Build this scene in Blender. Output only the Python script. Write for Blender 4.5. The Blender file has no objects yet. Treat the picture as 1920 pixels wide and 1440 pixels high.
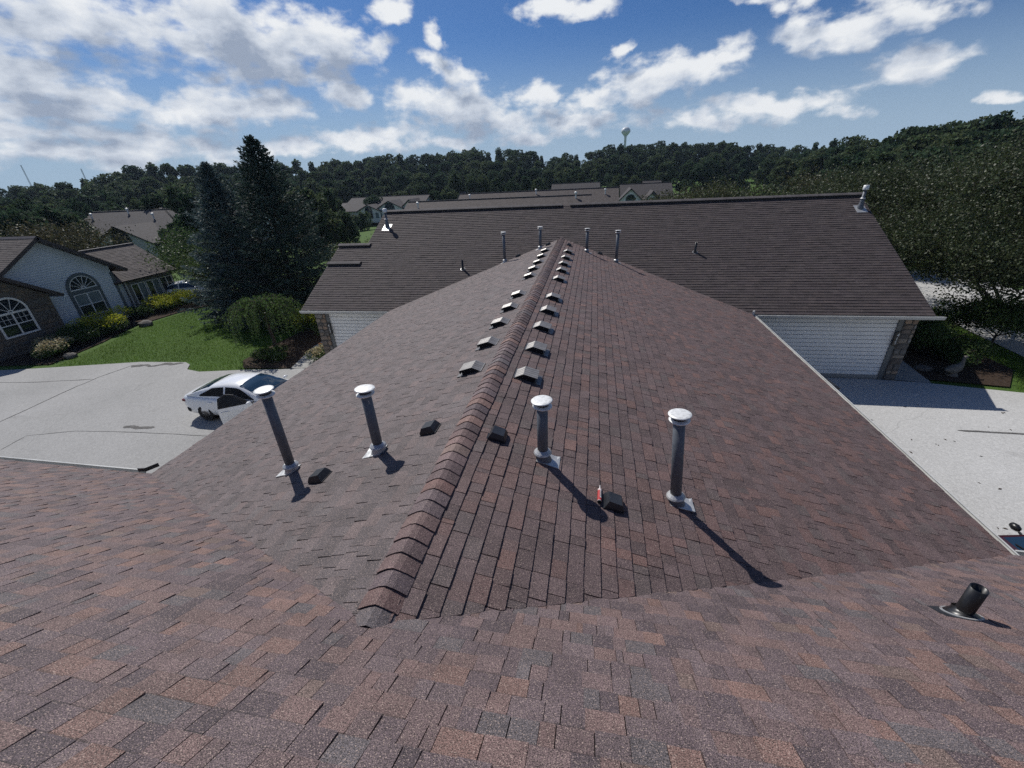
import bpy, bmesh, math, random
import numpy as np
from mathutils import Vector, Matrix
from math import sin, cos, pi, radians, sqrt, atan2

SC = bpy.context.scene
COL = SC.collection
RNG = random.Random(7)

# ------------------------------------------------------------------ camera
CAM = Vector((1.266, 0.0, 7.436))
PITCH, ROLL, YAW, FPX = 0.46770, -0.05104, -0.20045, 777.57
cF = Vector((sin(YAW)*cos(PITCH), cos(YAW)*cos(PITCH), -sin(PITCH)))
_R = Vector((cos(YAW), -sin(YAW), 0)); _U = _R.cross(cF)
cR = _R*cos(ROLL) + _U*sin(ROLL); cU = -_R*sin(ROLL) + _U*cos(ROLL)
cam = bpy.data.cameras.new('camera'); cam.sensor_width = 36; cam.lens = 36*FPX/1920
cam.clip_start = 0.05; cam.clip_end = 5000
camo = bpy.data.objects.new('camera', cam); COL.objects.link(camo); SC.camera = camo
m3 = Matrix((cR, cU, -cF)).transposed()
camo.matrix_world = Matrix.Translation(CAM) @ m3.to_4x4()

def direction(u, v):                       # photograph pixel (1920x1440) -> direction
    return (cF + cR*((u-960)/FPX) + cU*((720-v)/FPX)).normalized()
def project(P):
    d = Vector(P)-CAM; w = d.dot(cF)
    if w < 0.05: return None
    return (960+FPX*d.dot(cR)/w, 720-FPX*d.dot(cU)/w, w)

# ------------------------------------------------------------------ world, sun, exposure
SUN_AZ, SUN_EL = radians(-45.0), radians(48.5)
SUNDIR = Vector((cos(SUN_EL)*sin(SUN_AZ), cos(SUN_EL)*cos(SUN_AZ), sin(SUN_EL)))
SKY_STRENGTH = 0.060
world = bpy.data.worlds.new('World'); SC.world = world; world.use_nodes = True

CLOUDS = [  # (u, v, half width, half height, tilt, amount) as seen in the photograph
 (90,40,270,95,5,1.0),(30,130,160,50,0,.9),(440,70,200,95,8,1.2),(590,75,130,62,-5,1.05),(520,140,190,42,0,.95),(330,30,120,55,0,.95),(215,105,90,36,10,.6),
 (850,132,85,34,12,.9),(700,90,60,50,0,.7),(425,208,195,44,-8,1.1),(540,190,70,32,0,.8),(682,178,52,34,0,1.0),(850,196,135,48,0,1.1),
 (1003,180,52,32,-15,.95),(738,12,50,28,0,.95),(806,62,28,24,30,.8),(1062,8,110,36,0,1.1),(1155,95,46,18,-30,.72),
 (1230,150,165,54,-14,1.05),(1310,118,90,30,-20,.95),(1372,108,46,20,-10,.85),(1105,195,70,36,-20,.9),(1600,45,155,50,-10,1.1),(1720,18,120,40,0,.9),(1690,128,140,46,-10,.9),
 (1410,205,170,30,-4,1.0),(1300,222,140,24,-4,.85),(90,165,220,46,8,1.05),(130,205,190,34,4,.95),(110,250,240,30,3,.95),(700,256,140,28,-6,1.05),
 (940,232,140,28,-4,.95),(1090,232,110,26,-4,.9),(230,285,300,34,-2,.95),(560,275,180,24,-4,.85),(830,262,120,18,-4,.8),(1595,218,70,18,-6,.75),(1900,170,60,18,-4,.8),(1420,5,60,18,0,.85),(1470,20,50,22,0,.75),(1000,255,160,18,-4,.75),
]
def build_world():
    nt = world.node_tree; N = nt.nodes; Lk = nt.links
    for n in list(N): N.remove(n)
    g = bpy.data.node_groups.new('cloud_density', 'ShaderNodeTree')
    g.interface.new_socket('azel', in_out='INPUT', socket_type='NodeSocketVector')
    g.interface.new_socket('density', in_out='OUTPUT', socket_type='NodeSocketFloat')
    gi = g.nodes.new('NodeGroupInput'); go = g.nodes.new('NodeGroupOutput')
    def gn(t, **k):
        n = g.nodes.new(t)
        for a, b in k.items(): setattr(n, a, b)
        return n
    # wobble the coordinates so that outlines billow
    nz = gn('ShaderNodeTexNoise'); nz.inputs['Scale'].default_value = 11; nz.inputs['Detail'].default_value = 6; nz.inputs['Roughness'].default_value = .55
    g.links.new(gi.outputs[0], nz.inputs['Vector'])
    sub = gn('ShaderNodeVectorMath', operation='SUBTRACT'); sub.inputs[1].default_value = (.5,.5,.5); g.links.new(nz.outputs['Color'], sub.inputs[0])
    scl = gn('ShaderNodeVectorMath', operation='MULTIPLY'); scl.inputs[1].default_value = (.13,.060,0); g.links.new(sub.outputs[0], scl.inputs[0])
    wv = gn('ShaderNodeVectorMath', operation='ADD'); g.links.new(gi.outputs[0], wv.inputs[0]); g.links.new(scl.outputs[0], wv.inputs[1])
    last = None
    rr = random.Random(5)
    lst = []
    for (u, v, hw, hh, tilt, amt) in CLOUDS:
        d = direction(u, v); az = atan2(d.x, d.y); el = math.asin(d.z)
        d2 = direction(u+hw, v); d3 = direction(u, v-hh)
        lst.append((az, el, d.angle(d2)*1.12/max(.5,cos(el)), d.angle(d3)*1.12, radians(-tilt-(7 if u > 1100 else 3)), amt))
    for i in range(14):                     # the same kind of clouds all round
        az = rr.uniform(radians(48), radians(258)); el = radians(rr.choice([3,6,9,13,18,24,32]))*rr.uniform(.8,1.2)
        s = .08+el*.45
        lst.append((az if az < pi else az-2*pi, el, s*rr.uniform(1.2,2.2), s*rr.uniform(.35,.6), 0, rr.uniform(.6,1)))
    for i in range(3):
        az = rr.uniform(radians(-75), radians(48)); el = radians(rr.uniform(27,60))
        lst.append((az, el, rr.uniform(.3,.6), rr.uniform(.1,.18), rr.uniform(-.3,.3), rr.uniform(.6,.9)))
    for (az, el, sx, sy, rot, amt) in lst:
        mp = gn('ShaderNodeMapping', vector_type='TEXTURE')
        mp.inputs['Location'].default_value = (az, el, 0); mp.inputs['Rotation'].default_value = (0, 0, rot); mp.inputs['Scale'].default_value = (sx*1.18, sy*1.22, 1)
        g.links.new(wv.outputs[0], mp.inputs['Vector'])
        gr = gn('ShaderNodeTexGradient', gradient_type='SPHERICAL'); g.links.new(mp.outputs[0], gr.inputs[0])
        ml = gn('ShaderNodeMath', operation='MULTIPLY'); ml.inputs[1].default_value = amt*1.0; g.links.new(gr.outputs['Fac'], ml.inputs[0])
        if last is None: last = ml
        else:
            mx = gn('ShaderNodeMath', operation='SMOOTH_MAX'); mx.inputs[2].default_value = .12
            g.links.new(last.outputs[0], mx.inputs[0]); g.links.new(ml.outputs[0], mx.inputs[1]); last = mx
    st = gn('ShaderNodeVectorMath', operation='MULTIPLY'); st.inputs[1].default_value = (1, 1.7, 1); g.links.new(gi.outputs[0], st.inputs[0])
    n2 = gn('ShaderNodeTexNoise'); n2.inputs['Scale'].default_value = 17; n2.inputs['Detail'].default_value = 7; n2.inputs['Roughness'].default_value = .54
    g.links.new(st.outputs[0], n2.inputs['Vector'])
    ns = gn('ShaderNodeMath', operation='MULTIPLY_ADD'); ns.inputs[1].default_value = 2.1; ns.inputs[2].default_value = -1.32; g.links.new(n2.outputs['Fac'], ns.inputs[0])
    ad = gn('ShaderNodeMath', operation='ADD'); g.links.new(last.outputs[0], ad.inputs[0]); g.links.new(ns.outputs[0], ad.inputs[1])
    c2 = gn('ShaderNodeMath', operation='MULTIPLY_ADD'); c2.inputs[1].default_value = 2.2; c2.inputs[2].default_value = -.42; g.links.new(last.outputs[0], c2.inputs[0])
    mn = gn('ShaderNodeMath', operation='MINIMUM'); g.links.new(ad.outputs[0], mn.inputs[0]); g.links.new(c2.outputs[0], mn.inputs[1])
    g.links.new(mn.outputs[0], go.inputs[0])

    tc = N.new('ShaderNodeTexCoord'); sp = N.new('ShaderNodeSeparateXYZ'); Lk.new(tc.outputs['Generated'], sp.inputs[0])
    az = N.new('ShaderNodeMath'); az.operation = 'ARCTAN2'; Lk.new(sp.outputs['X'], az.inputs[0]); Lk.new(sp.outputs['Y'], az.inputs[1])
    el = N.new('ShaderNodeMath'); el.operation = 'ARCSINE'; Lk.new(sp.outputs['Z'], el.inputs[0])
    cb = N.new('ShaderNodeCombineXYZ'); Lk.new(az.outputs[0], cb.inputs[0]); Lk.new(el.outputs[0], cb.inputs[1])
    def dens(off):
        a = N.new('ShaderNodeVectorMath'); a.operation = 'ADD'; a.inputs[1].default_value = off; Lk.new(cb.outputs[0], a.inputs[0])
        q = N.new('ShaderNodeGroup'); q.node_tree = g; Lk.new(a.outputs[0], q.inputs[0]); return q
    d0 = dens((0,0,0)); d1 = dens((-.018, .040, 0))
    def mr(src, a, b, c, d, smooth=True):
        n = N.new('ShaderNodeMapRange'); n.interpolation_type = 'SMOOTHSTEP' if smooth else 'LINEAR'
        n.inputs['From Min'].default_value = a; n.inputs['From Max'].default_value = b; n.inputs['To Min'].default_value = c; n.inputs['To Max'].default_value = d
        Lk.new(src, n.inputs['Value']); return n
    alpha = mr(d0.outputs[0], -.12, 0.48, 0, .98)
    shade = mr(d1.outputs[0], -.22, .70, 0, 1, False)
    ramp = N.new('ShaderNodeValToRGB'); Lk.new(shade.outputs[0], ramp.inputs[0])
    e = ramp.color_ramp.elements; e[0].position = 0; e[0].color = (.88,.90,.92,1); e[1].position = 1; e[1].color = (.32,.38,.49,1)
    k = ramp.color_ramp.elements.new(.45); k.color = (.64,.69,.77,1)
    # horizon haze on clouds: fade a little low down
    sky = N.new('ShaderNodeTexSky'); sky.sky_type = 'NISHITA'; sky.sun_disc = False
    sky.sun_elevation = SUN_EL; sky.sun_rotation = SUN_AZ; sky.altitude = 200; sky.air_density = 1.0; sky.dust_density = .8; sky.ozone_density = 2.0
    hs = N.new('ShaderNodeMix'); hs.data_type = 'RGBA'; hs.blend_type = 'MULTIPLY'; hs.inputs[0].default_value = 1; hs.inputs[7].default_value = (.46,.79,1.28,1)   # the camera's cool white balance
    Lk.new(sky.outputs[0], hs.inputs[6])
    hz = mr(el.outputs[0], .0, .25, .92, .0)
    hm = N.new('ShaderNodeMix'); hm.data_type = 'RGBA'; Lk.new(hz.outputs[0], hm.inputs[0]); Lk.new(hs.outputs[2], hm.inputs[6]); hm.inputs[7].default_value = (7.0,9.4,12.2,1)   # pale summer haze low in the sky
    b1 = N.new('ShaderNodeBackground'); b1.inputs['Strength'].default_value = SKY_STRENGTH; Lk.new(hm.outputs[2], b1.inputs[0])
    b2 = N.new('ShaderNodeBackground'); b2.inputs['Strength'].default_value = 1.16; Lk.new(ramp.outputs[0], b2.inputs[0])
    mixs = N.new('ShaderNodeMixShader'); Lk.new(alpha.outputs[0], mixs.inputs[0]); Lk.new(b1.outputs[0], mixs.inputs[1]); Lk.new(b2.outputs[0], mixs.inputs[2])
    out = N.new('ShaderNodeOutputWorld'); Lk.new(mixs.outputs[0], out.inputs[0])
    world.cycles.sampling_method = 'MANUAL'; world.cycles.sample_map_resolution = 512
build_world()

sun = bpy.data.lights.new('sun', 'SUN'); sun.energy = 5.0; sun.angle = radians(.53); sun.color = (1.0, .965, .91)
suno = bpy.data.objects.new('sun', sun); COL.objects.link(suno)
suno.rotation_euler = (-SUNDIR).to_track_quat('-Z', 'Y').to_euler(); suno.location = (0, 0, 60)
SC.view_settings.view_transform = 'Standard'; SC.view_settings.look = 'None'; SC.view_settings.gamma = 1; SC.view_settings.use_curve_mapping = False
SC.view_settings.exposure = -0.24
SC.cycles.use_denoising = False; SC.cycles.sample_clamp_indirect = 4; SC.cycles.max_bounces = 5; SC.cycles.diffuse_bounces = 2; SC.cycles.glossy_bounces = 2; SC.cycles.transmission_bounces = 2; SC.cycles.transparent_max_bounces = 4

# ------------------------------------------------------------------ helpers
def tag(o, label=None, cat=None, group=None, kind=None):
    if label: o['label'] = label
    if cat: o['category'] = cat
    if group: o['group'] = group
    if kind: o['kind'] = kind
    return o
def empty(name, loc=(0,0,0), rz=0.0):
    o = bpy.data.objects.new(name, None); COL.objects.link(o); o.location = loc; o.rotation_euler = (0,0,rz); o.empty_display_size = .2
    return o
def link(o, parent=None):
    COL.objects.link(o)
    if parent: o.parent = parent
    return o

class MB:
    def __init__(s): s.v = []; s.f = []; s.c = []
    def face(s, pts, col=None):
        b = len(s.v); s.v.extend([tuple(p) for p in pts]); s.f.append(tuple(range(b, b+len(pts)))); s.c.append(col)
    def mesh(s, verts, faces, col=None):
        b = len(s.v); s.v.extend([tuple(p) for p in verts])
        for q in faces: s.f.append(tuple(b+i for i in q)); s.c.append(col)
    def box(s, lo, hi, col=None, M=None):
        x0,y0,z0 = lo; x1,y1,z1 = hi
        vs = [(x0,y0,z0),(x1,y0,z0),(x1,y1,z0),(x0,y1,z0),(x0,y0,z1),(x1,y0,z1),(x1,y1,z1),(x0,y1,z1)]
        if M is not None: vs = [tuple(M @ Vector(p)) for p in vs]
        s.mesh(vs, [(0,3,2,1),(4,5,6,7),(0,1,5,4),(1,2,6,5),(2,3,7,6),(3,0,4,7)], col)
    def tube(s, pts, rad, n=8, col=None, cap=True):
        pts = [Vector(p) for p in pts]; rings = []
        for i, p in enumerate(pts):
            d = (pts[min(i+1,len(pts)-1)]-pts[max(i-1,0)]).normalized()
            a = d.orthogonal().normalized() if i == 0 else (prev - d*prev.dot(d)).normalized()
            prev = a; b = d.cross(a); r = rad[i] if isinstance(rad, (list,tuple)) else rad
            rings.append([p + a*(r*cos(2*pi*k/n)) + b*(r*sin(2*pi*k/n)) for k in range(n)])
        vs = [q for R in rings for q in R]; fs = []
        for i in range(len(pts)-1):
            for k in range(n): fs.append((i*n+k, i*n+(k+1)%n, (i+1)*n+(k+1)%n, (i+1)*n+k))
        if cap: fs += [tuple(range(n))[::-1], tuple(range((len(pts)-1)*n, len(pts)*n))]
        s.mesh(vs, fs, col)
    def lathe(s, prof, n=20, c=(0,0,0), col=None, closed=True):
        vs = []; fs = []
        for (r, z) in prof:
            for k in range(n): vs.append((c[0]+r*cos(2*pi*k/n), c[1]+r*sin(2*pi*k/n), c[2]+z))
        for i in range(len(prof)-1):
            for k in range(n): fs.append((i*n+k, i*n+(k+1)%n, (i+1)*n+(k+1)%n, (i+1)*n+k))
        if closed: fs += [tuple(range(n))[::-1], tuple(range((len(prof)-1)*n, len(prof)*n))]
        s.mesh(vs, fs, col)
    def prism(s, poly, axis, a, b, col=None):       # polygon in the two other axes, extruded along axis
        def mk(p, t):
            return {'x': (t, p[0], p[1]), 'y': (p[0], t, p[1]), 'z': (p[0], p[1], t)}[axis]
        n = len(poly); vs = [mk(p, a) for p in poly]+[mk(p, b) for p in poly]
        s.mesh(vs, [tuple(range(n))[::-1], tuple(range(n, 2*n))]+[(i, (i+1)%n, n+(i+1)%n, n+i) for i in range(n)], col)
    def data(s, name, mat, smooth=False, fix=True):
        me = bpy.data.meshes.new(name); me.from_pydata(s.v, [], s.f)
        if any(c is not None for c in s.c):
            at = me.attributes.new('tint', 'FLOAT_COLOR', 'FACE')
            arr = np.ones((len(s.f), 4), 'f')
            for i, c in enumerate(s.c):
                if c is not None: arr[i,:3] = c[:3]
            at.data.foreach_set('color', arr.ravel())
        if fix:
            bm = bmesh.new(); bm.from_mesh(me); bmesh.ops.recalc_face_normals(bm, faces=bm.faces); bm.to_mesh(me); bm.free()
        if smooth: me.polygons.foreach_set('use_smooth', [True]*len(me.polygons))
        if mat: me.materials.append(mat)
        me.update(); return me
    def build(s, name, mat, parent=None, smooth=False, fix=True):
        return link(bpy.data.objects.new(name, s.data(name, mat, smooth, fix)), parent)

def copy_tree(o, parent=None):
    c = o.copy(); COL.objects.link(c); c.parent = parent
    for ch in list(o.children): copy_tree(ch, c)
    return c

# ------------------------------------------------------------------ materials (all node based)
def nodes(name):
    m = bpy.data.materials.new(name); m.use_nodes = True
    return m, m.node_tree.nodes, m.node_tree.links, m.node_tree.nodes['Principled BSDF']
def mixc(N, L, fac, a, b, mode='MIX'):
    n = N.new('ShaderNodeMix'); n.data_type = 'RGBA'; n.blend_type = mode
    for sock, val in ((n.inputs[0], fac), (n.inputs[6], a), (n.inputs[7], b)):
        if hasattr(val, 'links') or hasattr(val, 'is_linked'): L.new(val, sock)
        elif isinstance(val, (tuple, list)): sock.default_value = (*val[:3], 1)
        else: sock.default_value = val
    return n.outputs[2]
def noise(N, L, scale, detail=4, rough=.55, coord='Object', vec=None):
    t = N.new('ShaderNodeTexNoise'); t.inputs['Scale'].default_value = scale; t.inputs['Detail'].default_value = detail; t.inputs['Roughness'].default_value = rough
    if vec is None:
        c = N.new('ShaderNodeTexCoord'); vec = c.outputs[coord]
    L.new(vec, t.inputs['Vector']); return t.outputs['Fac']
def rng_(N, L, src, a, b, c=0., d=1.):
    n = N.new('ShaderNodeMapRange'); n.inputs['From Min'].default_value = a; n.inputs['From Max'].default_value = b; n.inputs['To Min'].default_value = c; n.inputs['To Max'].default_value = d
    L.new(src, n.inputs['Value']); return n.outputs[0]
def bump(N, L, b, src, strength, dist):
    n = N.new('ShaderNodeBump'); n.inputs['Strength'].default_value = strength; n.inputs['Distance'].default_value = dist
    L.new(src, n.inputs['Height']); L.new(n.outputs[0], b.inputs['Normal'])
def worldpos(N):
    g = N.new('ShaderNodeNewGeometry'); return g.outputs['Position']

def pm(name, c1, c2, scale=4, rough=.6, spec=.4, bscale=None, bstr=.2, bdist=.005, metallic=0., detail=5, lo=.35, hi=.65):
    m, N, L, b = nodes(name)
    f = rng_(N, L, noise(N, L, scale, detail), lo, hi)
    L.new(mixc(N, L, f, c1, c2), b.inputs['Base Color'])
    b.inputs['Roughness'].default_value = rough; b.inputs['Specular IOR Level'].default_value = spec; b.inputs['Metallic'].default_value = metallic
    if bscale: bump(N, L, b, noise(N, L, bscale, 4), bstr, bdist)
    return m
def shingle_mat(name, gran=1.0, fine=210, dirt=(.055,.05,.05), rough=.78, spec=.45):
    m, N, L, b = nodes(name)
    at = N.new('ShaderNodeAttribute'); at.attribute_name = 'tint'
    p = worldpos(N)
    g1 = rng_(N, L, noise(N, L, fine, 1, .6, vec=p), .36, .64, 1-.80*gran, 1+.95*gran)
    g2 = rng_(N, L, noise(N, L, 3.2, 4, .6, vec=p), .3, .7, .80, 1.18)
    mu = N.new('ShaderNodeMath'); mu.operation = 'MULTIPLY'; L.new(g1, mu.inputs[0]); L.new(g2, mu.inputs[1])
    cc = N.new('ShaderNodeCombineColor'); [L.new(mu.outputs[0], cc.inputs[i]) for i in range(3)]
    col = mixc(N, L, 1.0, at.outputs['Color'], cc.outputs[0], 'MULTIPLY')
    # scattered pale and rusty granules
    sp = rng_(N, L, noise(N, L, fine*.8, 0, .5, vec=p), .66, .76, 0, .8*gran)
    col = mixc(N, L, sp, col, (.42,.32,.27))
    L.new(col, b.inputs['Base Color']); b.inputs['Roughness'].default_value = rough; b.inputs['Specular IOR Level'].default_value = spec
    bump(N, L, b, noise(N, L, fine*.8, 2, .7, vec=p), .55, .003)
    return m
M_SH = shingle_mat('new_shingle'); M_SHB = shingle_mat('old_shingle', gran=.45, fine=120, rough=.85, spec=.3)
def concrete_mat(name, c1, c2, cr):
    m, N, L, b = nodes(name); p = worldpos(N)
    a = rng_(N, L, noise(N, L, .35, 5, .6, vec=p), .3, .7)
    col = mixc(N, L, a, c1, c2)
    sp = rng_(N, L, noise(N, L, 14, 3, .8, vec=p), .3, .7, .84, 1.16)
    sp2 = rng_(N, L, noise(N, L, 55, 2, .8, vec=p), .35, .65, .82, 1.18)
    mu = N.new('ShaderNodeMath'); mu.operation = 'MULTIPLY'; L.new(sp, mu.inputs[0]); L.new(sp2, mu.inputs[1])
    cc = N.new('ShaderNodeCombineColor'); [L.new(mu.outputs[0], cc.inputs[i]) for i in range(3)]
    col = mixc(N, L, 1., col, cc.outputs[0], 'MULTIPLY')
    # tar-filled and open hairline cracks, tyre stains
    ds = N.new('ShaderNodeTexVoronoi'); ds.feature = 'DISTANCE_TO_EDGE'; ds.inputs['Scale'].default_value = .11
    wn = N.new('ShaderNodeTexNoise'); wn.inputs['Scale'].default_value = .6; wn.inputs['Detail'].default_value = 6; L.new(p, wn.inputs['Vector'])
    va = N.new('ShaderNodeVectorMath'); va.operation = 'ADD'; L.new(p, va.inputs[0]); L.new(wn.outputs['Color'], va.inputs[1]); L.new(va.outputs[0], ds.inputs['Vector'])
    ck = rng_(N, L, ds.outputs['Distance'], .0, .0025, cr, 0)
    col = mixc(N, L, ck, col, (.10,.10,.095))
    st = rng_(N, L, noise(N, L, .9, 4, .7, vec=p), .62, .78, 0, .45)
    col = mixc(N, L, st, col, (.16,.155,.145))
    L.new(col, b.inputs['Base Color']); b.inputs['Roughness'].default_value = .9; b.inputs['Specular IOR Level'].default_value = .25
    bump(N, L, b, noise(N, L, 60, 3, .7, vec=p), .4, .006)
    return m
M_DRV_R = concrete_mat('driveway_right', (.49,.485,.47), (.43,.425,.41), .25)
M_DRV_L = concrete_mat('driveway_left', (.345,.34,.33), (.295,.292,.283), .3)
M_CRACK = pm('tar_crack', (.06,.058,.055), (.13,.125,.12), 6, .9)
M_WALK = pm('walk_concrete', (.34,.33,.31), (.27,.265,.25), 3, .9, bscale=40)
def leaf_mat(name, ca, cb, rough=.5, trans=.25, spec=.35):
    m, N, L, b = nodes(name)
    at = N.new('ShaderNodeAttribute'); at.attribute_name = 'tint'
    oi = N.new('ShaderNodeObjectInfo')
    base = mixc(N, L, oi.outputs['Random'], ca, cb)
    col = mixc(N, L, 1., base, at.outputs['Color'], 'MULTIPLY')
    L.new(col, b.inputs['Base Color']); b.inputs['Roughness'].default_value = rough; b.inputs['Specular IOR Level'].default_value = spec
    tr = N.new('ShaderNodeBsdfTranslucent'); L.new(col, tr.inputs['Color'])
    mx = N.new('ShaderNodeMixShader'); mx.inputs[0].default_value = trans
    L.new(b.outputs[0], mx.inputs[1]); L.new(tr.outputs[0], mx.inputs[2])
    L.new(mx.outputs[0], N['Material Output'].inputs[0]); return m
M_FOREST = leaf_mat('forest_leaves', (.034,.066,.036), (.080,.110,.050), .75, .35, .12)
M_OLIVE = leaf_mat('olive_leaves', (.054,.074,.030), (.070,.068,.033), .6, .3, .25)
M_GREEN = leaf_mat('green_leaves', (.048,.092,.024), (.066,.105,.030), .55, .3, .25)
M_YELLOW = leaf_mat('yellow_leaves', (.42,.44,.04), (.36,.40,.04), .6, .3, .2)
M_CREAM = leaf_mat('cream_leaves', (.42,.37,.22), (.38,.34,.2), .6, .2, .2)
M_SPRUCE = leaf_mat('blue_spruce_needles', (.085,.125,.122), (.085,.125,.122), .7, .2, .2)
M_SPRUCE2 = leaf_mat('dark_spruce_needles', (.036,.062,.052), (.036,.062,.052), .7, .2, .15)
M_GRASS = leaf_mat('grass_blades', (.105,.185,.028), (.105,.185,.028), .6, .35, .2)
M_GLINT = leaf_mat('glossy_olive_leaves', (.050,.068,.028), (.050,.068,.028), .5, .3, .32)
M_BARK = pm('bark', (.045,.036,.03), (.10,.085,.07), 14, .9, .2, 30, .6, .02)
def ground_mat():
    m, N, L, b = nodes('ground_grass'); p = worldpos(N)
    a = rng_(N, L, noise(N, L, .25, 5, .6, vec=p), .3, .7); c = mixc(N, L, a, (.055,.110,.020), (.075,.125,.028))
    f = rng_(N, L, noise(N, L, 18, 4, .7, vec=p), .3, .7, .6, 1.35)
    cc = N.new('ShaderNodeCombineColor'); [L.new(f, cc.inputs[i]) for i in range(3)]
    L.new(mixc(N, L, 1., c, cc.outputs[0], 'MULTIPLY'), b.inputs['Base Color']); b.inputs['Roughness'].default_value = .9; b.inputs['Specular IOR Level'].default_value = .15
    bump(N, L, b, noise(N, L, 25, 4, .7, vec=p), .8, .05); return m
M_GROUND = ground_mat()
M_MULCH = pm('mulch', (.030,.020,.015), (.065,.045,.032), 22, .95, .15, 40, .8, .03)
M_SIDING = pm('white_siding', (.86,.85,.81), (.80,.79,.755), 1.2, .55, .35, 60, .12, .002)
M_SIDING2 = pm('neighbour_siding', (.60,.64,.66), (.53,.57,.60), 1.1, .6, .3)
M_TRIMW = pm('white_trim', (.74,.74,.72), (.66,.66,.64), 3, .45)
M_GUTTER = pm('gutter_white', (.52,.52,.50), (.42,.42,.40), 2.5, .4, .5)
M_TAUPE = pm('taupe_trim', (.16,.165,.16), (.13,.135,.13), 3, .6)
M_GREYTRIM = pm('blue_grey_trim', (.10,.125,.135), (.085,.105,.115), 3, .6)
M_FASCIA = pm('brown_fascia', (.045,.036,.036), (.06,.05,.05), 3, .55)
M_DARK = pm('dark_void', (.012,.012,.013), (.02,.02,.021), 5, .8, .2)
M_RIDGEVENT = pm('black_ridge_vent', (.012,.011,.011), (.02,.018,.018), 12, .7)
def glass_mat(name, c=(.015,.022,.03), rough=.06):
    m, N, L, b = nodes(name); b.inputs['Base Color'].default_value = (*c, 1); b.inputs['Roughness'].default_value = rough; b.inputs['Specular IOR Level'].default_value = .8
    f = noise(N, L, 1.3, 2); bump(N, L, b, f, .04, .02); return m
M_GLASS = glass_mat('window_glass'); M_CARGLASS = glass_mat('car_glass', (.012,.03,.055), .03)
M_TINT = pm('tinted_glass', (.010,.014,.020), (.014,.018,.025), 3, .25, .25)
M_BLIND = pm('window_blind', (.17,.21,.22), (.13,.17,.18), 2, .5)
def galv(name, c1, c2, rough=.5, metal=.55):
    return pm(name, c1, c2, 18, rough, .5, 40, .1, .002, metal, lo=.3, hi=.7)
M_PIPE = galv('weathered_flue', (.10,.112,.13), (.15,.162,.18), .55, .3)
M_CAP = pm('galvanised_cap', (.78,.78,.76), (.52,.52,.50), 30, .45, .5, None, metallic=.15, lo=.42, hi=.72)
M_ALU = galv('aluminium_flashing', (.58,.58,.57), (.38,.385,.39), .45, .5)
M_VFLANGE = pm('vent_flange_metal', (.10,.095,.09), (.17,.16,.155), 10, .4, .5, metallic=.4)
M_BOXVENT = pm('brown_grey_vent', (.205,.193,.182), (.275,.26,.246), 9, .42, .5, None, metallic=.25)
M_BLACKVENT = pm('black_plastic_vent', (.016,.018,.022), (.026,.028,.034), 8, .38, .5)
M_RUBBER = pm('black_pipe', (.008,.008,.009), (.014,.014,.015), 20, .35, .5)
M_SCREEN = pm('cap_screen', (.10,.10,.10), (.03,.03,.03), 90, .6, .4)
def stone_mat():
    m, N, L, b = nodes('field_stone')
    at = N.new('ShaderNodeAttribute'); at.attribute_name = 'tint'
    f = rng_(N, L, noise(N, L, 9, 6, .65), .3, .7, .65, 1.3)
    cc = N.new('ShaderNodeCombineColor'); [L.new(f, cc.inputs[i]) for i in range(3)]
    L.new(mixc(N, L, 1., at.outputs['Color'], cc.outputs[0], 'MULTIPLY'), b.inputs['Base Color']); b.inputs['Roughness'].default_value = .9
    bump(N, L, b, noise(N, L, 24, 5, .7), .6, .015); return m
M_STONE = stone_mat()
M_MORTAR = pm('mortar', (.10,.092,.082), (.13,.12,.105), 20, .95)
def far_roof_mat(name, c1, c2):
    m, N, L, b = nodes(name); p = worldpos(N)
    a = rng_(N, L, noise(N, L, 2.2, 6, .7, vec=p), .3, .7); col = mixc(N, L, a, c1, c2)
    sp = N.new('ShaderNodeSeparateXYZ'); L.new(p, sp.inputs[0])
    w = N.new('ShaderNodeTexNoise'); w.inputs['Scale'].default_value = 1.0; w.inputs['Detail'].default_value = 1
    mp = N.new('ShaderNodeVectorMath'); mp.operation = 'MULTIPLY'; mp.inputs[1].default_value = (3.5, 3.5, 13); L.new(p, mp.inputs[0]); L.new(mp.outputs[0], w.inputs['Vector'])
    f = rng_(N, L, w.outputs['Fac'], .3, .7, .7, 1.3)
    cc = N.new('ShaderNodeCombineColor'); [L.new(f, cc.inputs[i]) for i in range(3)]
    L.new(mixc(N, L, 1., col, cc.outputs[0], 'MULTIPLY'), b.inputs['Base Color']); b.inputs['Roughness'].default_value = .85; b.inputs['Specular IOR Level'].default_value = .3
    bump(N, L, b, w.outputs['Fac'], .5, .02); return m
M_FARROOF = far_roof_mat('far_roof', (.075,.062,.058), (.10,.083,.076))
M_FARROOF2 = far_roof_mat('far_roof_dark', (.050,.045,.046), (.068,.06,.06))

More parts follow.
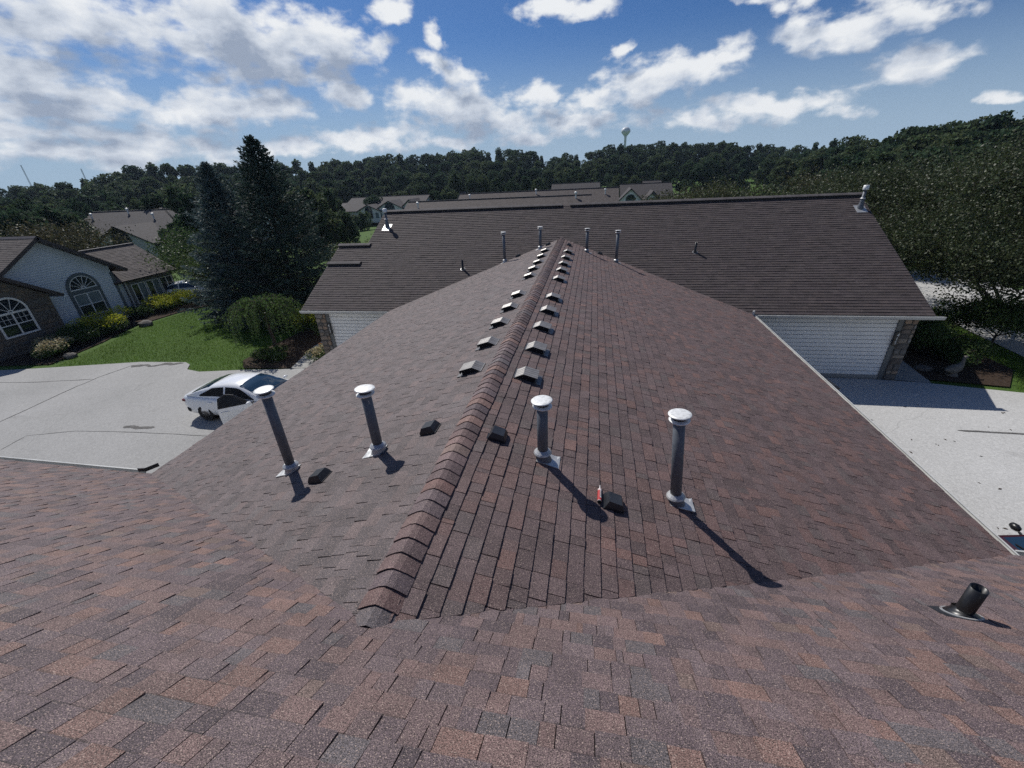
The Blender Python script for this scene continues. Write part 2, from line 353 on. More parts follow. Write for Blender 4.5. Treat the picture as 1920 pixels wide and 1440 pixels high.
# ------------------------------------------------------------------ terrain
def ss(a, b, x):
    t = min(1, max(0, (x-a)/(b-a))); return t*t*(3-2*t)
def terrain(x, y):
    h = -.4*ss(-7.4, -11.5, x)
    h += -1.1*ss(36, 62, y)
    h += -1.0*ss(-36, -56, x)
    d = sqrt(x*x+y*y)
    h += 5*ss(130, 300, d)
    return h
def build_ground():
    xs = sorted(set([-900,-600,-420,-320,-260,-210]+[x for x in range(-180,181,6)]+[-11.5,-10.5,-9.5,-8.5,-7.4,210,260,320,420,600,900]))
    ys = sorted(set([-400,-120,-60]+[y for y in range(-40,361,8)]+[420,520,700,1000,1400]))
    vs = [(x, y, terrain(x, y)-.03) for y in ys for x in xs]; n = len(xs)
    fs = [(j*n+i, j*n+i+1, (j+1)*n+i+1, (j+1)*n+i) for j in range(len(ys)-1) for i in range(n-1)]
    m = MB(); m.mesh(vs, fs); tag(m.build('ground', M_GROUND, smooth=True, fix=False), kind='structure')
build_ground()
def sheet(name, poly, mat, dz, kind='structure', step=1.0):
    """flat sheet following the terrain, cut from a grid so it drapes"""
    bm = bmesh.new(); f = bm.faces.new([bm.verts.new((x, y, 0)) for x, y in poly])
    xs = [p[0] for p in poly]; ys = [p[1] for p in poly]
    for cut in (-7.4,-8.4,-9.45,-10.5,-11.5,-36,-41,-46,-51,-56):
        if min(xs) < cut < max(xs): bmesh.ops.bisect_plane(bm, geom=bm.verts[:]+bm.edges[:]+bm.faces[:], plane_co=(cut,0,0), plane_no=(1,0,0))
    for v in bm.verts: v.co.z = terrain(v.co.x, v.co.y)+dz
    bmesh.ops.recalc_face_normals(bm, faces=bm.faces)
    for f in bm.faces:
        if f.normal.z < 0: f.normal_flip()
    me = bpy.data.meshes.new(name); bm.to_mesh(me); bm.free(); me.materials.append(mat)
    return tag(link(bpy.data.objects.new(name, me)), kind=kind)
def slab(name, poly, mat, dz, t=.12):
    o = sheet(name, poly, mat, dz); bm = bmesh.new(); bm.from_mesh(o.data)
    r = bmesh.ops.extrude_face_region(bm, geom=bm.faces[:])
    for v in [g for g in r['geom'] if isinstance(g, bmesh.types.BMVert)]: v.co.z -= t
    bmesh.ops.recalc_face_normals(bm, faces=bm.faces); bm.to_mesh(o.data); bm.free(); return o
# left court, right court, far road, walks
sheet('driveway', [(-6.4,4.6),(-6.4,15.9),(-12.2,15.95),(-13.2,15.75),(-15.0,15.55),(-17.2,15.15),(-18.1,15.35),(-18.5,15.9),(-19.0,16.15),(-21.6,16.0),(-26.2,14.9),(-28.6,14.4),(-34,13.6),(-60,10),(-60,-8),(-6.4,-8)], M_DRV_L, .012)
sheet('driveway', [(6.4,4.6),(32,4.6),(32,14.6),(19.5,14.9),(15.9,15.28),(13.3,15.83),(11.7,15.98),(6.4,15.98)], M_DRV_R, .012)
sheet('street', [(18.2,16.2),(30,14.5),(60,24),(60,44),(22,34),(19.6,27),(18.6,22)], M_DRV_R, .010)
sheet('path', [(12.32,15.98),(13.5,15.80),(14.25,18.4),(14.3,30),(12.95,30),(12.9,18.0)], M_WALK, .02)
sheet('path', [(-11.9,16.0),(-12.75,15.9),(-13.35,18.6),(-13.35,27),(-12.3,27),(-12.3,18.4)], M_WALK, .02)
sheet('planting_bed', [(-12.75,15.9),(-15.2,15.7),(-16.0,16.6),(-15.9,18.6),(-15.6,21.5),(-13.35,22.5),(-13.35,18.6)], M_MULCH, .022)
sheet('planting_bed', [(-30.9,14.6),(-26.6,15.3),(-27.3,18.6),(-28.4,21.3),(-28.0,24.5),(-27.0,26.2),(-27.6,29),(-31,29.2)], M_MULCH, .022)
sheet('planting_bed', [(13.55,16.1),(15.8,15.7),(17.0,17.2),(16.9,22.5),(14.35,23)], M_MULCH, .022)
def crack(pts, w, dz=.018, jit=1.0, mat=None, parent_kind='structure', name='tar_seam'):
    m = MB(); n = len(pts); L = []; R = []
    rr = random.Random(len(pts)*7+int(w*1000)); P = []
    for i in range(n-1):
        for k in range(6):
            t = k/6; P.append((pts[i][0]*(1-t)+pts[i+1][0]*t, pts[i][1]*(1-t)+pts[i+1][1]*t))
    P.append(pts[-1])
    for i, (x, y) in enumerate(P):
        a = P[max(i-1,0)]; b = P[min(i+1,len(P)-1)]; dx, dy = b[0]-a[0], b[1]-a[1]; l = sqrt(dx*dx+dy*dy) or 1
        ww = w*(1-.5*jit+.8*jit*rr.random())*(1 if 0 < i < len(P)-1 else .25); j = rr.uniform(-w, w)*.5*jit
        L.append((x-dy/l*(ww/2+j), y+dx/l*(ww/2+j))); R.append((x+dy/l*(ww/2-j), y-dx/l*(ww/2-j)))
    for i in range(len(P)-1):
        m.face([(q[0], q[1], terrain(*q)+dz) for q in (R[i], R[i+1], L[i+1], L[i])])
    return tag(m.build(name, mat or M_CRACK, fix=False), kind=parent_kind)
crack([(-21.5,9.0),(-21.55,10.1),(-21.9,13),(-21.9,14.3),(-21.6,15.6)], .05)
crack([(-15.85,10.36),(-15.5,10.42),(-15.2,10.36),(-14.55,10.46)], .17, jit=.12)
crack([(-30,12.9),(-25,13.3),(-22,13.9)], .05)
crack([(-19,16.0),(-20.5,15.6),(-21.6,15.5)], .25)
crack([(-18.9,8.5),(-19.1,9.4),(-17.5,9.9),(-15,10.1),(-11.5,10.2)], .025)
crack([(12.2,12.55),(13.2,12.54),(15.5,12.5),(21,12.6)], .085, jit=.2)

# ------------------------------------------------------------------ the quad house
HW, RZ, SM = 6.92, 4.716, .3068            # half width, ridge height, slope of the connecting roof
EZ = RZ-HW*SM
Y0, Y1, Y2, Y3 = 1.611, 19.76, 15.643, 4.979
SB, SF = .5156, .6303
BRZ = 5.967; YB = Y2+(BRZ-EZ)/SB; YF = Y1 - 20.134
XD, RD = -.125, RZ+.0384; SL = (RD-EZ)/(HW+XD); YA = Y0-(RD-RZ)/SF; YE = Y1+(RD-RZ)/SB   # true ridge line
house = empty('quad_house')
tag(house, 'long brown shingled house with two crossing roofs, rows of vents and grey flue pipes', 'house')

PAL_F = [((0.0866,0.0624,0.0666),3.4),((0.0654,0.0481,0.0525),2.2),((0.0989,0.0725,0.0755),3),((0.0831,0.0708,0.0740),1.4),((0.1201,0.0775,0.0715),2.8),((0.1397,0.0843,0.0715),1.3),((0.1061,0.0725,0.0715),3.2),((0.1201,0.0834,0.0723),.6)]
PAL_M = [((0.0806,0.0550,0.0560),3),((0.0686,0.0465,0.0470),2.4),((0.0902,0.0620,0.0621),3),((0.0822,0.0620,0.0614),1.3),((0.1029,0.0612,0.0568),2.0),((0.1173,0.0665,0.0583),.7),((0.0966,0.0620,0.0598),2.4)]
PAL_B = [((0.055,0.044,0.046),3),((0.050,0.041,0.042),2.5),((0.060,0.049,0.049),2.5),((0.063,0.050,0.049),1)]
PAL_ML = [((c[0]*.5+a*.5*1.06, c[1]*.5+a*.5*.985, c[2]*.5+a*.5), w) for c, w in PAL_M for a in [sum(c)/3*1.35]]  # left slope: grazing sheen put into the tab colours, lighter and greyer
def pick(pal, rr):
    t = rr.random()*sum(w for _, w in pal)
    for c, w in pal:
        t -= w
        if t <= 0: break
    k = rr.uniform(.90,1.10); return tuple(x*k for x in c)
def clip_half(poly, a, b, c):               # keep a*u+b*v+c >= 0
    out = []
    for i in range(len(poly)):
        p, q = poly[i], poly[(i+1)%len(poly)]
        dp, dq = a*p[0]+b*p[1]+c, a*q[0]+b*q[1]+c
        if dp >= 0: out.append(p)
        if (dp >= 0) != (dq >= 0):
            t = dp/(dp-dq); out.append((p[0]+(q[0]-p[0])*t, p[1]+(q[1]-p[1])*t))
    return out
def clip_convex(poly, reg):
    area = sum(reg[i][0]*reg[(i+1)%len(reg)][1]-reg[(i+1)%len(reg)][0]*reg[i][1] for i in range(len(reg)))
    s = 1 if area > 0 else -1
    for i in range(len(reg)):
        (x0,y0),(x1,y1) = reg[i], reg[(i+1)%len(reg)]
        a, b = -(y1-y0)*s, (x1-x0)*s
        poly = clip_half(poly, a, b, -(a*x0+b*y0))
        if len(poly) < 3: return []
    return poly
def shingles(O, U, V, regions, pal, seed, e=.1515, wmin=.15, wmax=.36, thick=(.004,.009), gap=.003, wob=.003, band=0.):
    """one tab of an asphalt shingle after the other; returns a list of (verts, faces, colour, centre, area)"""
    rr = random.Random(seed); O, U, V = Vector(O), Vector(U).normalized(), Vector(V).normalized(); Nn = U.cross(V)
    if Nn.z < 0: Nn = -Nn
    us = [p[0] for r in regions for p in r]; vs_ = [p[1] for r in regions for p in r]
    u0, u1, vmax, vmin = min(us), max(us), max(vs_), min(vs_)
    tabs = []; nc = int(math.ceil((vmax-vmin)/e))
    for k in range(nc):
        vb = vmax-k*e; vt = max(vb-e, vmin-.02)
        u = u0-rr.random()*.3; prevc = None
        while u < u1:
            w = rr.uniform(wmin, wmax)
            if rr.random() < .12: w *= .5
            col = pick(pal, rr); t = rr.choice(thick)*rr.uniform(.85,1.25); g = gap*rr.uniform(.5,1.5)
            if rr.random() < .25: g = 0.0006
            dv = rr.uniform(-wob, wob)
            q = [(u, vt-.004), (u+w-g, vt-.004), (u+w-g, vb+dv+rr.uniform(-.001,.001)), (u, vb+dv)]
            for reg in regions:
                poly = clip_convex(q, reg)
                if len(poly) < 3: continue
                hh = [t*(p[1]-vt)/e+.0015 for p in poly]
                top = [O+U*p[0]+V*p[1]+Nn*h for p, h in zip(poly, hh)]
                bot = [O+U*p[0]+V*p[1]-Nn*.006 for p in poly]
                n = len(poly); fs = [tuple(range(n))]+[(i, n+i, n+(i+1)%n, (i+1)%n) for i in range(n)]
                cen = sum(top, Vector())/n
                if (top[1]-top[0]).cross(top[2]-top[1]).dot(Nn) < 0: fs = [f[::-1] for f in fs]
                st = None
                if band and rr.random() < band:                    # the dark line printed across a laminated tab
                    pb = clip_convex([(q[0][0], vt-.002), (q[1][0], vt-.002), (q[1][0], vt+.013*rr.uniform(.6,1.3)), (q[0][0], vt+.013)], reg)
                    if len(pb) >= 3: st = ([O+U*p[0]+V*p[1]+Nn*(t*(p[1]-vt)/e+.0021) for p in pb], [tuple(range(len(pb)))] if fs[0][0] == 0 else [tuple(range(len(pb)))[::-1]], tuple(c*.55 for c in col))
                tabs.append((top+bot, fs, col, cen, st))
            u += w
    return tabs
def screen_area(tab):
    n = len(tab[1][0]); P = [project(p) for p in tab[0][:n]]
    if any(p is None for p in P): return 0
    if not all(-5 < p[0] < 1925 and -5 < p[1] < 1445 for p in P): return 0
    return abs(sum(P[i][0]*P[(i+1)%n][1]-P[(i+1)%n][0]*P[i][1] for i in range(n)))/2
def deck(name, pts_list, mat, parent, t=.03):
    m = MB()
    for pts in pts_list:
        P = [Vector(p) for p in pts]; n = (P[1]-P[0]).cross(P[2]-P[0]).normalized()
        if n.z < 0: n = -n; P = P[::-1]
        top = [p-n*.006 for p in P]; bot = [p-n*(t+.006) for p in P]; k = len(P)
        m.mesh(top+bot, [tuple(range(k)), tuple(range(k, 2*k))[::-1]]+[(i, k+i, k+(i+1)%k, (i+1)%k) for i in range(k)])
    return m.build(name, mat, parent, fix=False)
nF, nB, nM = sqrt(1+SF*SF), sqrt(1+SB*SB), sqrt(1+SM*SM)
zF = lambda y: RZ-SF*(y-Y0)
XF = 13.0
roofF = deck('roof', [[(-XF,YF,zF(YF)),(XD,YF,zF(YF)),(XD,YA,RD),(-HW,Y3,EZ),(-XF,Y3,EZ)],[(XD,YF,zF(YF)),(XF,YF,zF(YF)),(XF,Y3,EZ),(HW,Y3,EZ),(XD,YA,RD)],
                      [(-XF,YF,zF(YF)),(-XF,2*YF-Y3,EZ),(XF,2*YF-Y3,EZ),(XF,YF,zF(YF))]], M_DARK, house)
roofF['label'] = 'near roof slope of mottled brown and grey shingles'
roofM = deck('roof', [[(XD,YA,RD),(XD,YE,RD),(s*HW,Y2,EZ),(s*HW,Y3,EZ)] for s in (1,-1)], M_DARK, house)
roofM['label'] = 'connecting gable roof with capped ridge between rows of vents'
XL, XL2, XR = -9.62, -11.1, 12.62
vB = lambda y: (YB-y)*nB
roofB = deck('roof', [[(XL,YB,BRZ),(XD,YB,BRZ),(XD,YE,RD),(-HW,Y2,EZ),(XL,Y2,EZ)],[(XD,YB,BRZ),(XR,YB,BRZ),(XR,Y2,EZ),(HW,Y2,EZ),(XD,YE,RD)],
                      [(XL2,19.67,EZ+SB*(19.67-Y2)),(XL-.001,19.67,EZ+SB*(19.67-Y2)),(XL-.001,Y2,EZ),(XL2,Y2,EZ)],
                      [(XL,YB,BRZ),(XL,2*YB-Y2,EZ),(XR,2*YB-Y2,EZ),(XR,YB,BRZ)]], M_DARK, house)
roofB['label'] = 'older dark grey brown roof slope with a black ridge line'
ov = .03
vF = lambda y: (y-YF)*nF
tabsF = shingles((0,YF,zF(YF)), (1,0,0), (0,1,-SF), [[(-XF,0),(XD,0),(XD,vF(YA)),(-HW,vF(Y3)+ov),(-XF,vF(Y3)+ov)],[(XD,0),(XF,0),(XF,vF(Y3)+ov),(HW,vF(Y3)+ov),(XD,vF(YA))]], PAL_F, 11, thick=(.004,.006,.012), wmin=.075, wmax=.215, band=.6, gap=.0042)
tabsM = []
for s in (1,-1):
    sl, run = (SM, HW-XD) if s > 0 else (SL, HW+XD); LM = run*sqrt(1+sl*sl)
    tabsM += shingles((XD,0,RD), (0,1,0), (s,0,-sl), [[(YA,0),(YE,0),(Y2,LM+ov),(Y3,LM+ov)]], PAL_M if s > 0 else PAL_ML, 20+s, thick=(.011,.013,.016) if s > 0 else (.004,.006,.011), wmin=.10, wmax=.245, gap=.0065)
tabsB = shingles((0,YB,BRZ), (1,0,0), (0,-1,-SB), [[(XL,0),(XD,0),(XD,vB(YE)),(-HW,vB(Y2)+ov),(XL,vB(Y2)+ov)],[(XD,0),(XR,0),(XR,vB(Y2)+ov),(HW,vB(Y2)+ov),(XD,vB(YE))],
                 [(XL2,vB(19.67)),(XL,vB(19.67)),(XL,vB(Y2)+ov),(XL2,vB(Y2)+ov)]], PAL_B, 31, e=.1455, thick=(.012,.016), wmin=.2, wmax=.4, wob=.002)
allnear = [('F', t) for t in tabsF]+[('M', t) for t in tabsM]
order = sorted(range(len(allnear)), key=lambda i: -screen_area(allnear[i][1]))
single = set(order[:300])
rest = {'F': MB(), 'M': MB(), 'B': MB()}
for i, (w, (vs, fs, col, cen, st)) in enumerate(allnear):
    if i in single:
        m = MB(); m.mesh([v-cen for v in vs], fs, col)
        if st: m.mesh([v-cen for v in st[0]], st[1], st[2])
        o = m.build('shingle', M_SH, roofF if w == 'F' else roofM, fix=False); o.location = cen
    else:
        rest[w].mesh(vs, fs, col)
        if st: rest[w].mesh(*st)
for (vs, fs, col, cen, st) in tabsB: rest['B'].mesh(vs, fs, col)
for k, par, mt in (('F', roofF, M_SH), ('M', roofM, M_SH), ('B', roofB, M_SHB)):
    tag(rest[k].build('shingle_field', mt, par, fix=False), kind='stuff')

# capped ridge of the connecting roof
m = MB(); w = .132
m.prism([(XD+a,RD+b) for a, b in ((-w,-w*SM+.002),(0,.002),(w,-w*SM+.002),(w,-w*SM+.018),(0,.034),(-w,-w*SM+.018))], 'y', YA+.62, YE-.1)
m.build('ridge_vent', M_RIDGEVENT, roofM)
def cap_mesh(e, w, slope, lift0, lift1, thick, col, rr, mat, axis='y', seg=6):
    m = MB(); top = []; n = seg+1
    for (yy, li) in ((0, lift1), (e+.05, lift0)):
        for j in range(n):
            a = -1+2*j/seg; x = a*w; z = -slope*w*(sqrt(a*a+.10)-sqrt(.10)+.02)+li
            top.append((x, yy+ (rr.uniform(-.003,.003)), z))
    bot = [(x, y, z-thick) for x, y, z in top]
    fs = [(j, j+1, n+j+1, n+j) for j in range(seg)]; k = 2*n
    fs += [(k+j+1, k+j, k+n+j, k+n+j+1) for j in range(seg)]
    fs += [(j+1, j, k+j, k+j+1) for j in range(seg)]+[(n+j, n+j+1, k+n+j+1, k+n+j) for j in range(seg)]
    fs += [(0, n, k+n, k), (n-1, k+n-1, k+2*n-1, 2*n-1)]
    if axis == 'x': top = [(y, x, z) for x, y, z in top]; bot = [(y, x, z) for x, y, z in bot]; fs = [f[::-1] for f in fs]
    m.mesh(top+bot, fs, col); return m
rr = random.Random(3); e = .150; y = YA-.03; k = 0
while y < YE-.12:
    c = tuple(v*1.22 for v in pick(PAL_F if rr.random() < .5 else PAL_M, rr)); m = cap_mesh(e, .155+rr.uniform(-.004,.004), SM*2.35, .050, .063, .006, c, rr, M_SH)
    o = m.build('ridge_cap', M_SH, roofM); o.location = (XD+rr.uniform(-.004,.004), y, RD + (-.018*max(0, 1-k/5))); y += e; k += 1
# older roof: ridge caps over a black vent strip, in lengths as seen
for (xa, xb, yy, zz) in ((XL,-.45,YB,BRZ),(.1,XR,YB,BRZ),(XL2-.02,XL+.1,19.67,EZ+SB*(19.67-Y2)),(XL2-.02,XL+.12,18.43,EZ+SB*(18.43-Y2))):
    m = MB(); m.prism([(yy-.17,zz-.085),(yy,zz+.0),(yy+.17,zz-.085),(yy+.17,zz-.01),(yy,zz+.065),(yy-.17,zz-.005)], 'x', xa+.03, xb-.03)
    m.build('ridge_vent', M_RIDGEVENT, roofB)
    m = MB(); x = xa
    while x < xb:
        q = cap_mesh(.15, .19, SB*1.0, .075, .09, .012, pick(PAL_B, rr), rr, None, 'x'); m.mesh([(a+x, b+yy, c+zz) for a, b, c in q.v], q.f, (.085,.078,.08) if rr.random() < .5 else (.07,.064,.066)); x += .15
    tag(m.build('ridge_cap_row', M_SHB, roofB), kind='stuff')

# walls, soffits, fascias, gutters
def wallbox(lo, hi, mat=M_SIDING, name='wall'):
    m = MB(); m.box(lo, hi); return m.build(name, mat, house)
GB = -.6
wallbox((-6.5,4.4,GB),(-6.35,16.2,EZ-.12)); wallbox((6.35,4.4,GB),(6.5,16.2,EZ-.12))
wallbox((-XF+.4,4.45,GB),(-6.5,4.6,EZ-.1)); wallbox((6.5,4.45,GB),(XF-.4,4.6,EZ-.1))
backL = wallbox((-10.72,16.10,GB),(-6.5,16.24,EZ-.05), M_TAUPE); backR = wallbox((6.5,16.10,GB),(12.36,16.24,EZ-.05), M_TAUPE)
for x0 in (-9.5, 12.22):                                         # gable end walls of the back wing
    m = MB(); m.prism([(16.24,GB),(2*YB-16.2,GB),(2*YB-16.2,EZ-.05),(YB,BRZ-.33),(16.24,EZ-.05)], 'x', x0, x0+.14); m.build('wall', M_SIDING, house)
m = MB(); m.prism([(16.24,GB),(19.5,GB),(19.5,EZ+SB*(19.5-Y2)-.2),(16.24,EZ-.05)], 'x', -10.72, -10.58); m.build('wall', M_SIDING, house)
m = MB(); m.box((-10.72,19.36,GB),(-9.36,19.5,EZ+SB*(19.4-Y2)-.25)); m.build('wall', M_SIDING, house)
wallbox((-10.7,2*YB-16.2,GB),(12.3,2*YB-16.06,EZ-.05))
for (xa, xb, par) in ((-10.13,-6.5,backL),(6.5,11.90,backR)):
    z = .16; k = 0
    while z < EZ-.2:
        m = MB(); h = .156
        m.prism([(16.098,z),(16.062,z),(16.066,z+h-.022),(16.098,z+h-.020)], 'x', xa, xb); o = m.build('siding_board', M_SIDING, par); z += h-.002; k += 1
    m = MB(); m.box((xa,16.04,-.5),(xb,16.099,.158)); m.build('sill_beam', M_WALK, par)
    m = MB(); m.box((xa,16.055,z),(xb,16.099,EZ-.06)); m.build('frieze_board', M_TRIMW, par)
def stones(par, xa, xb, za, zb, y, seed, s=.2, depth=.035, facing='y', wiggle=1.0):
    """field stones set in a wall face; facing 'y' looks to -y, 'x' looks to +x"""
    rr = random.Random(seed); z = za
    while z < zb-.02:
        h = min(s*rr.uniform(.65,1.25), zb-z); x = xa
        if zb-z-h < .06: h = zb-z
        while x < xb-.01:
            w = min(s*rr.uniform(.8,1.9), xb-x)
            if xb-x-w < .08: w = xb-x
            g = .008; n = 9; cx, cz = x+w/2, z+h/2
            ring = []
            for k in range(n):
                a = 2*pi*k/n+rr.uniform(-.2,.2); ca, sa = cos(a), sin(a)
                f = 1/max(abs(ca), abs(sa))**.75
                ring.append((ca*f*(w/2-g)*rr.uniform(.86,1.0), sa*f*(h/2-g)*rr.uniform(.86,1.0)))
            d = depth*rr.uniform(.6,1.2); c0 = rr.choice([(.20,.16,.125),(.24,.205,.165),(.15,.125,.105),(.27,.195,.14),(.19,.18,.165),(.12,.11,.10)]); kk = rr.uniform(.8,1.2)
            def P(q, t): return (q[0], -t, q[1]) if facing == 'y' else (t, q[0], q[1])
            vs = [P(q, -.03) for q in ring]+[P(q, d*.75) for q in ring]+[P((q[0]*.7, q[1]*.7), d) for q in ring]
            fs = [(k, (k+1)%n, n+(k+1)%n, n+k) for k in range(n)]+[(n+k, n+(k+1)%n, 2*n+(k+1)%n, 2*n+k) for k in range(n)]+[tuple(range(2*n, 3*n))]
            m = MB(); m.mesh(vs, fs, tuple(v*kk for v in c0)); o = m.build('stone', M_STONE, par)
            o.location = (cx, y, cz) if facing == 'y' else (y, cx, cz)
            x += w
        z += h
for (xa, xb, ta, tb, num, seed, lab) in ((-10.78,-10.29,-10.29,-10.13,'417',5,'stone corner pier beside flower bed'),(12.06,12.45,11.90,12.06,'415',6,'stone corner pier with house number plaque')):
    m = MB(); m.box((xa,16.0,-.5),(xb,16.45,EZ-.1)); pier = m.build('stone_pier', M_MORTAR, house); pier['label'] = lab
    stones(pier, xa-.01, xb+.01, -.35 if xa < 0 else 0, EZ-.12, 16.0, seed, .21)
    m = MB(); m.box((ta,16.02,-.4),(tb,16.098,EZ-.08)); m.build('corner_trim', M_TAUPE, house)
    xc = (ta+tb)/2+(.02 if xa < 0 else -.0); m = MB()
    prof = [(.085*cos(a)*(1 if abs(cos(a)) > .01 else 0), (.20 if sin(a) > 0 else -.20)+.07*sin(a)) for a in [2*pi*k/20 for k in range(20)]]
    zc = 1.62; m.prism([(xc+p[0], zc+p[1]) for p in prof], 'y', 15.955, 15.985); plq = m.build('number_plaque', M_RUBBER, house); plq['label'] = 'black oval house number plaque reading '+num if num == '415' else 'black oval house number plaque'
    m = MB(); m.box((xc-.03,15.984,zc-.15),(xc+.03,16.022,zc+.15)); m.build('plaque_bracket', M_RUBBER, plq)
    for k, ch in enumerate(num):
        cu = bpy.data.curves.new('numeral', 'FONT'); cu.body = ch; cu.size = .17; cu.extrude = .003; cu.align_x = 'CENTER'; cu.align_y = 'CENTER'
        to = bpy.data.objects.new('tmp', cu); COL.objects.link(to); bpy.context.view_layer.update()
        me = bpy.data.meshes.new_from_object(to.evaluated_get(bpy.context.evaluated_depsgraph_get())); bpy.data.objects.remove(to)
        me.name = 'numeral'; me.materials.clear(); me.materials.append(M_TRIMW)
        o = link(bpy.data.objects.new('numeral', me), plq); o.location = (xc, 15.951, zc+.145-.145*k); o.rotation_euler = (pi/2,0,0)
def gutter(p0, p1, out, label=None, w=.12, h=.10):
    """open trough of five-inch gutter, 'out' is the horizontal direction away from the wall"""
    p0, p1, out = Vector(p0), Vector(p1), Vector(out); t = .004
    prof = [(0,0),(0,-h),(w*.75,-h),(w,-.02),(w,0),(w+.012,0),(w+.012,.008),(w-.014,.008),(w-t,-.006),(w-t,-.02),(w*.75-t,-h+t),(t,-h+t),(t,0)]
    m = MB(); n = len(prof); vs = [p0+out*a+Vector((0,0,b)) for a, b in prof]+[p1+out*a+Vector((0,0,b)) for a, b in prof]
    fs = [(i, (i+1)%n, n+(i+1)%n, n+i) for i in range(n)]
    for q in range(2): fs += [tuple(q*n+i for i in (0,1,2,10,11,12)), tuple(q*n+i for i in (2,3,9,10)), tuple(q*n+i for i in (3,4,8,9)), tuple(q*n+i for i in (4,5,6,7,8))]
    m.mesh(vs, fs); o = m.build('gutter', M_GUTTER, house); return o
gz = EZ-.03
gutter((HW+.012,Y3+.02,gz),(HW+.012,Y2-.14,gz),(1,0,0)); gutter((-HW-.012,Y3+.15,gz-.03),(-HW-.012,Y2-.14,gz-.03),(-1,0,0), w=.05)
gutter((-XF,Y3+.012,gz),(-HW-.3,Y3+.012,gz),(0,1,0)); gutter((HW+.16,Y3+.012,gz),(XF,Y3+.012,gz),(0,1,0))
gutter((HW+.14,Y2-.012,gz),(XR+.25,Y2-.012,gz),(0,-1,0)); gutter((XL2-.02,Y2-.012,gz),(-HW-.04,Y2-.012,gz),(0,-1,0))
for (lo, hi) in (((HW-.01,Y3,EZ-.17),(HW+.010,Y2,EZ-.04)),((-HW-.010,Y3,EZ-.17),(-HW+.01,Y2,EZ-.04)),((-XF,Y3-.012,EZ-.17),(-HW-.011,Y3+.01,EZ-.04)),((HW+.011,Y3-.012,EZ-.17),(XF,Y3+.01,EZ-.04)),
                 ((HW+.011,Y2-.010,EZ-.17),(XR,Y2+.012,EZ-.04)),((XL2,Y2-.010,EZ-.17),(-HW-.011,Y2+.012,EZ-.04))):
    m = MB(); m.box(lo, hi); m.build('fascia', M_TAUPE, house)
for (xa, xb) in ((XL2,-6.5),(6.5,XR)):
    m = MB(); m.box((xa,Y2+.013,EZ-.165),(xb,16.05,EZ-.150)); m.build('soffit', M_TAUPE, house)
for (x, ya, za, yb_, zb_) in ((XR,Y2,EZ,YB,BRZ),(XR,2*YB-Y2,EZ,YB,BRZ),(XL,19.8,EZ+SB*(19.8-Y2),YB,BRZ),(XL2-.03,Y2,EZ,19.67,EZ+SB*(19.67-Y2))):
    m = MB(); m.mesh([(x,ya,za-.02),(x+.03,ya,za-.02),(x+.03,yb_,zb_-.02),(x,yb_,zb_-.02),(x,ya,za-.2),(x+.03,ya,za-.2),(x+.03,yb_,zb_-.2),(x,yb_,zb_-.2)], [(0,1,2,3),(4,7,6,5),(0,4,5,1),(1,5,6,2),(2,6,7,3),(3,7,4,0)]); m.build('rake_board', M_TAUPE, house)
# bent black splash guard in the left valley corner, pale gutter end in the far right corner
m = MB()
def strip(m, pts, h, t=.012):
    for a, b in zip(pts, pts[1:]):
        a, b = Vector(a), Vector(b); d = (b-a).normalized(); n = Vector((-d.y, d.x, 0)).normalized()*t
        vs = [a, b, b+n, a+n]; m.mesh(vs+[v+Vector((0,0,h)) for v in vs], [(0,1,2,3),(4,7,6,5),(0,4,5,1),(1,5,6,2),(2,6,7,3),(3,7,4,0)])
strip(m, [(-7.28,5.03,EZ-.01),(-7.13,5.06,EZ-.01),(-7.02,5.24,EZ-.01)], .08); m.build('splash_guard', M_BLACKVENT, house)
m = MB(); strip(m, [(6.98,15.52,EZ-.05),(7.06,15.62,EZ-.05)], .17, .05); m.build('gutter_end', M_GUTTER, house)

# ---------------- roof fittings: each a part of the house with its own pieces
def slope_rot(side): return Matrix.Rotation(math.atan(SM)*side, 4, 'Y')
def zM(x): return RZ-SM*x if x > XD else RD-SL*(XD-x)
CAPM = {}
def flue_parts():
    m = MB(); m.lathe([(.062,-.012),(.080,-.006),(.104,.010),(.108,.022),(.100,.026),(.070,.032)], 24); ring = m.data('cap_ring', M_CAP, True)
    m = MB(); m.lathe([(.066,.030),(.070,.032),(.070,.080),(.066,.082)], 24); scr = m.data('cap_screen', M_SCREEN, True)
    m = MB(); m.lathe([(.068,.078),(.106,.076),(.117,.080),(.118,.086),(.112,.091),(.085,.095),(.05,.097),(.02,.097)], 24); top = m.data('cap_top', M_CAP, True)
    m = MB(); m.lathe([(.064,.05),(.095,.022),(.105,.006),(.103,.0),(.066,.02)], 18); col = m.data('storm_collar', M_ALU)
    return ring, scr, top, col
RING, SCR, TOPC, COLLAR = flue_parts()
